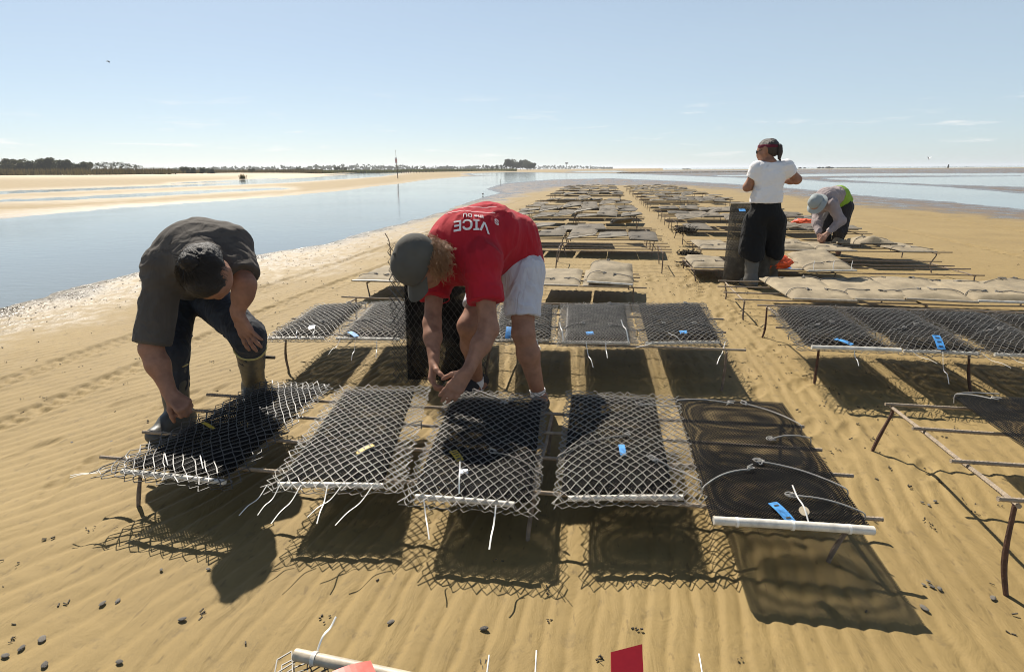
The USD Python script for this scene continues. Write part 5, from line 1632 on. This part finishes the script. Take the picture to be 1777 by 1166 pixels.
    b0, b1 = F_(0, 0, .030), F_(0, 0, .068)
    tilt = unit(up - .15 * fwd)
    v, f = solid(B_, .02, .006, lambda p, d: np.maximum(np.maximum(d, (np.asarray(b0, np.float32) - p) @ tilt.astype(np.float32)), (p - np.asarray(b1, np.float32)) @ tilt.astype(np.float32)), 1)
    obj('head_band', (v, f), M['band'], t, 40)
    gl = None
    for k in (-1, 1):
        e = F_(.033 * k, .102, .002)
        s_ = trimesh.creation.icosphere(2)
        v = np.asarray(s_.vertices) * [.030, .011, .024]
        W = v @ np.stack([rt, fwd, up])
        o = obj('sunglass_lens', (W + e, s_.faces), M['lens'], t, True)
        obj('temple', tube([e + rt * .026 * k, F_(.078 * k, .04, .012), F_(.082 * k, -.01, .012)], .004, 6), M['lens'], o, 40)


# ---- the person in the bucket hat
def hat_person():
    J = aty
    Y = 9.95
    pel, mid, che, nek = J(1461, 352, Y), J(1453, 341, Y - .05), J(1434, 344, Y - .25), J(1422, 352, Y - .34)
    hipL, hipR = J(1466, 360, Y - .05), J(1447, 360, Y + .08)
    kneL, kneR = J(1459, 400, Y - .1), J(1432, 395, Y + .0)
    ankL, ankR = J(1450, 425, Y), J(1432, 424, Y + .15)
    shL, shR = J(1443, 355, Y - .42), J(1418, 362, Y - .12)
    elL, wrL = J(1459, 383, Y - .5), J(1437, 404, Y - .58)
    elR, wrR = J(1418, 388, Y - .3), J(1421, 408, Y - .5)
    hc = J(1417, 353, Y - .50)
    t = thing('person', 'person in pale bucket hat and long sleeves stooping over the far bags', 'person', (*lean(ankL, ankR, .5)[:2], 0))
    fwd = unit(np.array([-.45, -.35, -1.])); up = unit(np.array([-.75, -.55, .45])); up = unit(up - (up @ fwd) * fwd)
    hp, F_, eyes = head(hc, up, fwd, 1.0)
    across = unit(shL - shR)
    torso = [Prim(pel, mid, .12, .125), Prim(mid, che, .125, .13, across, 1.15), Prim(che, nek, .12, .07), Prim(shL, shR, .06, .06)]
    arms = limb([shL, elL, wrL], [.055, .045, .028]) + limb([shR, elR, wrR], [.055, .045, .028])
    legs = limb([hipL, kneL, ankL], [.09, .06, .04]) + limb([hipR, kneR, ankR], [.09, .06, .04])
    feet = [Prim(np.array([a[0], a[1], max(a[2], .06)]), np.array([a[0], a[1] - .16, .04]), .045, .04) for a in (ankL, ankR)]
    nk = [Prim(nek, hc - up * .06, .055, .052)]
    hL = hand(wrL, J(1428, 414, Y - .62) - wrL, np.array([-.3, .2, -.9]), -1, 1., (.5, .6, .4)); hR = hand(wrR, J(1423, 418, Y - .56) - wrR, np.array([.8, 0, -.5]), 1, 1., (.6, .6, .4))
    allp = torso + arms + legs + feet + nk + hp
    u1, u2 = union(allp, .035), union(hL + hR, .010)
    lo, hi = bounds(allp + hL + hR)
    v, f = surface(lambda p: smin(u1(p), u2(p), .012), lo, hi, .0095)
    obj('body', smoothed(v, f, 3), M['skin'], t, True)
    eyes_of(t, eyes, fwd)
    sh = [Prim(pel + [0, .0, .01], mid, .150, .152), Prim(mid, che, .152, .155, across, 1.15), Clip(Prim(che, nek, .14, .09), nek, nek - che), Prim(shL, shR, .085, .085), Prim(shL, elL, .082, .066), Prim(elL, lean(elL, wrL, .85), .066, .046), Prim(shR, elR, .080, .066), Prim(elR, lean(elR, wrR, .8), .066, .046)]
    def cut(p, d):
        d = np.maximum(d, (p - pel.astype(np.float32)) @ unit(np.array([.6, .3, -.6])).astype(np.float32) - .03)
        return d
    v, f = solid(sh, .05, .0105, cut, 3, folds(.010, (.2, .1, -1), 12., 31))
    s_ = obj('shirt', (v, f), M['shirt_mauve'], t, True)
    # the lower back of the shirt is a bright green panel
    gp = [Prim(pel + [0, 0, .01], mid, .154, .156), Prim(mid, lean(mid, che, .4), .156, .157, across, 1.15)]
    md = unit(che - pel)
    v, f = solid(gp, .05, .0105, lambda p, d: np.maximum(cut(p, d), (p - lean(mid, che, .28).astype(np.float32)) @ md.astype(np.float32)), 3, folds(.006, (.2, .1, -1), 12., 31))
    obj('green_panel', (v, f), M['shirt_green'], s_, True)
    tr = [Prim(pel, hipL, .135, .11), Prim(pel, hipR, .135, .11), Prim(hipL, kneL, .115, .088), Prim(hipR, kneR, .115, .088), Prim(kneL, ankL, .088, .075), Prim(kneR, ankR, .088, .075)]
    v, f = solid(tr, .04, .0105, None, 3, folds(.010, (0, 0, 1), 12., 15))
    obj('trousers', (v, f), M['trousers_dark'], t, True)
    rt = np.cross(fwd, up)
    cr = [Prim(F_(0, -.02, .035), F_(0, .01, .055), .112, .100, rt, .9)]
    v, f = solid(cr, .02, .007, lambda p, d: np.maximum(d, (np.asarray(F_(0, 0, .015), np.float32) - p) @ up.astype(np.float32)), 2, lambda v: .004 * (meshkit.noise(v * 30) - .5))
    h = obj('bucket_hat', (v, f), M['hat_cloth'], t, True)
    th = np.linspace(0, 2 * np.pi, 33)[:-1]; R = []
    for r0, z in ((.104, .028), (.13, .008), (.165, -.02), (.163, -.026), (.128, .0), (.100, .02)):
        R.append([F_(math.sin(a) * r0 * .93, math.cos(a) * r0, z + .01 * math.sin(3 * a)) for a in th])
    V_ = np.array(R).reshape(-1, 3); fs = []
    for i in range(6):
        for j in range(32):
            a, b_ = i * 32 + j, i * 32 + (j + 1) % 32; c_, d_ = ((i + 1) % 6) * 32 + (j + 1) % 32, ((i + 1) % 6) * 32 + j
            fs += [[a, b_, c_], [a, c_, d_]]
    obj('brim', (V_, np.array(fs)), M['hat_cloth'], h, 50)


man_in_red(); man_in_grey(); woman(); hat_person()

# ------------------------------------------------------------------ the far shore: marsh, bushes, trees, posts, birds
vr = np.random.default_rng(21)


def ground_at(px, below):
    """point on the flat, a number of pixels under the horizon"""
    return at(px, 299.5 - 12. * px / PW + below)


def blades(pts, hmin, hmax, w, n, lean_=.25):
    """tufts of grass: n curved blades at every point"""
    P = np.repeat(np.asarray(pts), n, 0)
    k = len(P)
    a = vr.uniform(0, 2 * np.pi, k)
    h = vr.uniform(hmin, hmax, k); w = w * vr.uniform(.6, 1.4, k)
    P = P + np.column_stack([vr.normal(0, .5, k), vr.normal(0, .5, k), np.zeros(k)]) * np.minimum(h, 1.5)[:, None] * .6
    d = np.column_stack([np.cos(a), np.sin(a), np.zeros(k)]); s = np.column_stack([-np.sin(a), np.cos(a), np.zeros(k)])
    ln = (vr.uniform(0, 1, k) * lean_ * h)[:, None] * d
    up = np.column_stack([np.zeros((k, 2)), h])
    A = P - s * w[:, None]; B = P + s * w[:, None]; C = P + up * .6 + ln * .4 + s * w[:, None] * .8; D = P + up * .6 + ln * .4 - s * w[:, None] * .8; E_ = P + up + ln
    V_ = np.stack([A, B, C, D, E_], 1).reshape(-1, 3)
    o = np.arange(k)[:, None] * 5
    F_ = np.concatenate([o + [[0, 1, 2]], o + [[0, 2, 3]], o + [[3, 2, 4]]])
    return V_, F_


def grass_belt(px0, px1, near0, near1, depth, n, hmin, hmax, w):
    pts = []
    for _ in range(n):
        px = vr.uniform(px0, px1)
        f_ = (px - px0) / (px1 - px0)
        b_ = near0 * (1 - f_) + near1 * f_ + (meshkit.noise([px * .02, 0, 0], 3) - .5) * 1.2
        g0 = ground_at(px, max(b_, .7))
        dd = np.hypot(g0[0], g0[1]); k = 1 + vr.uniform(0, 1) ** 1.6 * depth
        g0 = g0 * [k, k, 1]
        g0[2] = -.1
        pts.append(g0)
    return pts


o = struct('reed_bed', cat([blades(grass_belt(-250, 560, 9.4, 5.6, .55, 5200, 1, 2, .1), 1.0, 2.3, .14, 5), blades(grass_belt(-250, 300, 9.3, 7.8, .5, 1200, 1, 2, .1), 1.6, 3.0, .16, 5)]), M['reed'], kind='stuff')
tag(o, 'brown reeds and low scrub along the far sandy shore on the left', 'reeds')
o = struct('marsh_grass', cat([blades(grass_belt(525, 700, 5.6, 4.6, .5, 2600, .8, 1.5, .2), 1.0, 1.7, .22, 5), blades(grass_belt(690, 895, 4.6, 3.4, .7, 3200, .8, 1.5, .3), 1.0, 1.9, .32, 5)]), M['marsh'], kind='stuff')
tag(o, 'belt of yellow green marsh grass along the far side of the creek', 'marsh grass')


def tree_mesh(seed, h=5., spread=2.2, n=900, leaf=.28, dense=1.):
    r_ = np.random.default_rng(seed)
    trunk = [tube(curve([(0, 0, -.2), (.08 * r_.normal(), .08 * r_.normal(), h * .22), (.2 * r_.normal(), .2 * r_.normal(), h * .5), (.3 * r_.normal(), .3 * r_.normal(), h * .8)], 4), np.linspace(.05 * h * .55, .02, 13), 7)]
    clumps = []
    for k in range(9):
        a = r_.uniform(0, 6.28); z = r_.uniform(.35, .95) * h
        rad = spread * (1 - abs(z / h - .6)) * r_.uniform(.35, .85)
        c = np.array([math.cos(a) * rad, math.sin(a) * rad, z])
        clumps.append((c, spread * r_.uniform(.3, .55)))
        trunk.append(tube(curve([(0, 0, z * .5), c * [.5, .5, .85], c], 4), np.linspace(.022 * h * .5, .015, 9), 5))
    P = []
    for c, R in clumps:
        m_ = int(n / len(clumps))
        d = r_.normal(0, 1, (m_, 3)); d /= np.linalg.norm(d, axis=1, keepdims=True)
        P.append(c + d * (R * r_.uniform(.45, 1.05, (m_, 1)) ** .6) * [1, 1, .75])
    P = np.vstack(P); k = len(P)
    a = r_.normal(0, 1, (k, 3)); a /= np.linalg.norm(a, axis=1, keepdims=True)
    b_ = np.cross(a, r_.normal(0, 1, (k, 3))); b_ /= np.linalg.norm(b_, axis=1, keepdims=True)
    s = leaf * r_.uniform(.5, 1.2, (k, 1))
    V_ = np.stack([P - a * s, P + b_ * s * .6, P + a * s, P - b_ * s * .6], 1).reshape(-1, 3)
    o_ = np.arange(k)[:, None] * 4
    return cat(trunk), (V_, np.vstack([o_ + [[0, 1, 2]], o_ + [[0, 2, 3]]]))


TP = {}


def tree(label, cat_, name, loc, h, kind, group, rot):
    if kind not in TP:
        sp = {'round': (5., 3.1, 1600, .33), 'thin': (5., 1.5, 330, .20), 'bush': (5., 3.4, 900, .42), 'pine': (5., 1.5, 1200, .27)}
        base, i = kind[:-1], int(kind[-1])
        hh, s_, n_, lf = sp[base]
        tr, cr = tree_mesh(500 + i * 7 + len(base), hh, s_, n_, lf)
        t = thing(name, label, cat_, loc, group, rot, h / 5.)
        usdkit.mesh(stage, str(t.GetPath()) + ('/trunk' if base != 'bush' else '/stem'), tr, M['bark'], 40)
        usdkit.mesh(stage, str(t.GetPath()) + ('/crown' if base != 'bush' else '/foliage'), cr, M['leaf'])
        TP[kind] = t
        return t
    return copy_of(TP[kind], loc, rot, h / 5., label, group)


# the wood behind the reeds on the left, then a thin row of small trees
k = 0
for px, top, b_, kd in [(-60, 19, 6, 'round0'), (-20, 19, 6, 'round1'), (8, 18.5, 6, 'round2'), (26, 16, 6.2, 'round0'), (44, 16.5, 6.2, 'round1'), (56, 17.5, 6.2, 'round2'), (70, 17, 6.2, 'round1'), (86, 17.5, 6.2, 'round0'), (98, 16, 6.2, 'round2'), (108, 15, 6.2, 'round1'), (120, 15, 6.2, 'round0'), (132, 14, 6.2, 'round2'), (144, 13, 6.2, 'round1'), (152, 12.5, 6.2, 'round0')]:
    g0 = ground_at(px, b_); D_ = np.hypot(g0[0], g0[1])
    h = CAMH + top * D_ / FPX * .93
    words = ORD + ['twelfth', 'thirteenth', 'fourteenth']
    tree(f'round dark tree in the far left wood, {words[k]} from the left', 'tree', 'shore_tree', (g0[0], g0[1], -.1), h, kd, 'trees of the wood on the far left shore', vr.uniform(0, 360)); k += 1
for i, (px, top) in enumerate([(160, 13), (167, 14.5), (176, 13), (186, 14.5), (195, 15), (203, 14), (212, 14.5), (219, 14), (228, 12), (238, 11), (246, 11)]):
    g0 = ground_at(px, 6.4); D_ = np.hypot(g0[0], g0[1])
    tree(f'thin see-through small tree right of the far left wood, {ORD[i]} from the wood', 'tree', 'thin_tree', (g0[0], g0[1], -.1), CAMH + top * D_ / FPX * .9, 'thin%d' % (i % 3), 'thin trees on the far left shore', vr.uniform(0, 360))
for i, (px, top, b_) in enumerate([(322, 5.5, 6.8), (332, 5.5, 6.8), (352, 4.5, 6.6), (366, 4, 6.6), (437, 3, 6), (520, 4.5, 3.6), (586, 5, 3.8), (597, 5, 3.6)]):
    g0 = ground_at(px, b_); D_ = np.hypot(g0[0], g0[1])
    tree(f'dark bush standing out of the far shore reeds, {ORD[i]} from the left', 'bush', 'shore_bush', (g0[0], g0[1], -.2), CAMH + top * D_ / FPX, 'bush%d' % (i % 2), 'bushes on the far shore', vr.uniform(0, 360))
# the clump beyond the bend of the creek
for i, (px, top, kd) in enumerate([(846, 5.5, 'pine0'), (854, 6, 'pine1'), (862, 7, 'pine0'), (870, 8, 'pine1'), (877, 10, 'pine2'), (884, 15, 'round0'), (890, 15.5, 'round1'), (897, 14, 'round2'), (903, 13.5, 'pine2'), (909, 14, 'round0'), (915, 14, 'round1'), (921, 13, 'round2'), (926, 9, 'pine0')]):
    g0 = ground_at(px, 2.1 + .2 * (i % 3)); D_ = np.hypot(g0[0], g0[1])
    words = ORD + ['twelfth', 'thirteenth']
    tree(f'dark tree in the clump at the end of the creek, {words[i]} from the left', 'tree', 'clump_tree', (g0[0], g0[1], -.2), CAMH + top * D_ / FPX * .95, kd, 'trees of the clump at the end of the creek', vr.uniform(0, 360))
# far wooded shore that fades away to the right: one mass
P = []
for _ in range(2600):
    px = vr.uniform(240, 1075)
    top = np.interp(px, [240, 400, 560, 640, 760, 880, 960, 1040, 1075], [5, 6, 8, 8, 6, 6, 6, 4, 1.2]) * vr.uniform(.5, 1.05) * (.75 + .5 * meshkit.noise([px * .09, 1, 0]))
    D_ = 900. if px < 860 else 1300.
    q = dist_at(px, 0, D_ * vr.uniform(1., 1.15)); q[2] = vr.uniform(0, 1) ** .7 * (CAMH + top * D_ / FPX)
    P.append(q)
P = np.array(P); kk = len(P)
r1 = vr.normal(0, 1, (kk, 3)); r1 /= np.linalg.norm(r1, axis=1, keepdims=True); r2 = np.cross(r1, vr.normal(0, 1, (kk, 3))); r2 /= np.linalg.norm(r2, axis=1, keepdims=True)
s = vr.uniform(1.0, 2.6, (kk, 1))
Vq = np.stack([P - r1 * s, P + r2 * s, P + r1 * s, P - r2 * s], 1).reshape(-1, 3); o_ = np.arange(kk)[:, None] * 4
o = struct('far_wood', (Vq, np.vstack([o_ + [[0, 1, 2]], o_ + [[0, 2, 3]]])), M['leaf_far'], kind='stuff')
tag(o, 'low far wooded shore fading away along the horizon', 'woodland')
# green tuft alone on the sand
g0 = ground_at(421, 14.5)
t = thing('grass_tuft', 'single green grass tuft alone on the far sand bank', 'grass tuft', (g0[0], g0[1], 0))
obj('leaves', blades([g0] * 14, .5, 1.0, .035, 8, .5), M['marsh'], t)
# low weedy bars and dark rocks near the horizon on the right
for lab, x0, x1, b_, n_, h_ in (('thin dark weedy bar by the far water, left of the standing woman', 1070, 1310, 8.2, 500, .30), ('low grassy bar near the sea horizon right of the woman', 1444, 1512, 1.9, 420, .9), ('dark stakes and low bar at the far right horizon', 1560, 1690, 2.0, 120, .35), ('row of stumps on the horizon above the far racks', 1183, 1198, 2.6, 40, .8)):
    pts = []
    for _ in range(n_):
        px = vr.uniform(x0, x1); g0 = ground_at(px, b_ + vr.normal(0, .12)); g0[2] = -.1; pts.append(g0)
    pts = np.array(pts)
    t = thing('weedy_bar', lab, 'weed bar', (*pts.mean(0)[:2], 0))
    obj('weed_growth', blades(pts, h_ * .5, h_, .25, 4, .8), M['reed'], t)
for i, (px, wd) in enumerate([(1388, 5), (1396, 4), (1421, 6), (1428, 5), (1437, 8), (1443, 5)]):
    g0 = ground_at(px, 2.2); D_ = np.hypot(g0[0], g0[1]); s = wd * D_ / FPX * .5
    v, f = shell_mesh(900 + i)
    t = thing('rock', f'dark rock on the sea horizon right of the woman, {ORD[i]} from the left', 'rock', (g0[0], g0[1], .0), 'rocks on the horizon')
    obj('boulder', (v * [s, s * .8, s * 2.2] + [g0[0], g0[1], 0.1], f), M['weed'], t, True)
# channel marker on the far sand
g0 = at(690.5, 310); D_ = np.hypot(g0[0], g0[1]); u_ = D_ / FPX
t = thing('channel_marker', 'tall post with narrow white board standing on the sand across the creek', 'marker post', (g0[0], g0[1], 0))
Zp = lambda py: (309.5 - py) * u_
obj('post', tube([g0 + [0, 0, -.3], g0 + [-.4 * u_, 0, Zp(290)], g0 + [-.8 * u_, 0, Zp(277)]], [.75 * u_, .65 * u_, .6 * u_], 8), M['bark'], t, 40)
bd = obj('board', box(g0 + [-1. * u_, -.7 * u_, Zp(281.5)], (3.6 * u_, .25 * u_, 9. * u_)), M['tag_white'], t)
obj('stripe', box(g0 + [-1. * u_, -.87 * u_, Zp(282)], (1.6 * u_, .06 * u_, 6 * u_)), M['tag_pink'], bd)
obj('crossarm', box(g0 + [-.5 * u_, 0, Zp(289)], (7 * u_, .4 * u_, 1.2 * u_)), M['pvc_dirty'], t)
obj('staff', tube([g0 + [-.8 * u_, 0, Zp(277)], g0 + [-1.4 * u_, 0, Zp(267)]], .2 * u_, 6), M['rebar'], t, 40)
sp = trimesh.creation.icosphere(2)
obj('lamp', (np.asarray(sp.vertices) * .65 * u_ + g0 + [-1.4 * u_, 0, Zp(266.5)], sp.faces), M['rebar_pale'], t, True)
# old pilings right of the marker
for i, px in enumerate([697, 701, 705, 709, 713, 718, 723, 728, 734, 740, 746, 752]):
    g0 = ground_at(px, 6.0 - .10 * i); D_ = np.hypot(g0[0], g0[1]); u_ = D_ / FPX
    t = thing('piling', f'short dark old piling right of the channel marker, number {i + 1} going right' if False else f'short dark old piling, {(ORD + ["twelfth"])[i]} to the right of the channel marker', 'piling', (g0[0], g0[1], 0), 'old pilings by the marsh')
    hh = (4.2 if i < 3 else vr.uniform(1.5, 3.)) * u_
    obj('stake', tube([g0 + [0, 0, -.4], g0 + [vr.normal(0, .1), 0, hh * .5], g0 + [vr.normal(0, .15), 0, hh]], [(1.1 if i < 3 else .7) * u_, .6 * u_, .55 * u_], 7), M['weed'], t, 40)
# stick in the creek with a round float, and a water tower on the skyline
g0 = at(868, 321); u_ = np.hypot(*g0[:2]) / FPX
t = thing('stake', 'thin stake standing in the creek above the far racks', 'stake', (g0[0], g0[1], 0)); obj('pole', tube([g0 + [0, 0, -.4], g0 + [0, 0, 4 * u_], g0 + [.3 * u_, 0, 9 * u_]], .35 * u_, 6), M['rebar'], t, 40)
g0 = at(838, 337.5); u_ = np.hypot(*g0[:2]) / FPX
t = thing('float', 'small dark float bobbing on the creek above the red shirt', 'float', (g0[0], g0[1], -.05)); obj('ball', (np.asarray(sp.vertices) * [1.5 * u_, 1.5 * u_, 1.3 * u_] + g0 + [0, 0, .5 * u_], sp.faces), M['weed'], t, True)
q = dist_at(983, 290, 1250.); u_ = 1250. / FPX
t = thing('water_tower', 'small water tower on the skyline right of the tree clump', 'water tower', (q[0], q[1], 0))
zb = CAMH
obj('tank', (np.asarray(sp.vertices) * [2.7 * u_, 2.7 * u_, 1.4 * u_] + [q[0], q[1], zb + 8.6 * u_], sp.faces), M['leaf_far'], t, True)
obj('leg', tube([[q[0], q[1], 0], [q[0], q[1], zb + 4 * u_], [q[0], q[1], zb + 8 * u_]], .5 * u_, 8), M['leaf_far'], t, 40)


def bird(label, p, span, droop, mat, yaw, lift=.3):
    t = thing('bird', label, 'bird', p)
    c, s = math.cos(yaw), math.sin(yaw)
    R = np.array([[c, -s, 0], [s, c, 0], [0, 0, 1]])
    B_ = tube(np.array([[0, -.32, 0], [0, -.2, .01], [0, 0, .0], [0, .2, .0], [0, .34, .03]]) * span * .5, np.array([.01, .05, .075, .05, .02]) * span, 10)
    obj('body', (B_[0] @ R.T + p, B_[1]), M[mat], t, 40)
    for k in (-1, 1):
        pts = np.array([[0, -.09, .02], [0, .09, .02], [.25 * k, -.08, .02 + lift * .5], [.25 * k, .10, .02 + lift * .5], [.5 * k, -.13, .02 + lift * .5 - droop], [.5 * k, -.06, .02 + lift * .5 - droop]]) * span
        v = np.vstack([pts, pts + [0, 0, .012 * span]]) @ R.T + p
        f = [[0, 2, 3], [0, 3, 1], [2, 4, 5], [2, 5, 3]]
        f = f + [[a + 6, c_ + 6, b_ + 6] for a, b_, c_ in f] + [[0, 1, 7], [0, 7, 6], [4, 10, 11], [4, 11, 5], [0, 6, 8], [0, 8, 2], [2, 8, 10], [2, 10, 4], [1, 3, 9], [1, 9, 7], [3, 5, 11], [3, 11, 9]]
        obj('wing', (v, np.array(f)), M[mat], t)


bird('small dark bird flying high in the upper left sky', dist_at(188, 107, 60.), .55, .16, 'weed', -1.2, .05)
bird('white gull flying low over the sea on the right', dist_at(1612, 276.5, 150.), 1.25, -.08, 'shirt_white', .5, .5)
g0 = ground_at(1645, 3.2); u_ = np.hypot(*g0[:2]) / FPX
t = thing('stump', 'lone dark stump standing on the far right sand bar', 'stump', (g0[0], g0[1], 0)); obj('post', tube([g0 + [0, 0, -.2], g0 + [.2 * u_, 0, 2.5 * u_], g0 + [0, 0, 4.5 * u_]], [1.1 * u_, .8 * u_, .5 * u_], 7), M['weed'], t, 40)
_seen = {}

# ------------------------------------------------------------------ sea air that fades the far shore
hz = box((0, 0, (-1.3 + 22.) / 2), (18400, 18400, 23.3))
haze_m = usdkit.material(stage, L + 'haze_look', {'v': ('principled_volume', {'color': (.93, .96, 1.), 'density': .0002, 'anisotropy': .35})}, [], volume='v.volume')
o = struct('haze', hz, haze_m, kind='stuff')
tag(o, 'thin sea haze over the flats', 'haze')
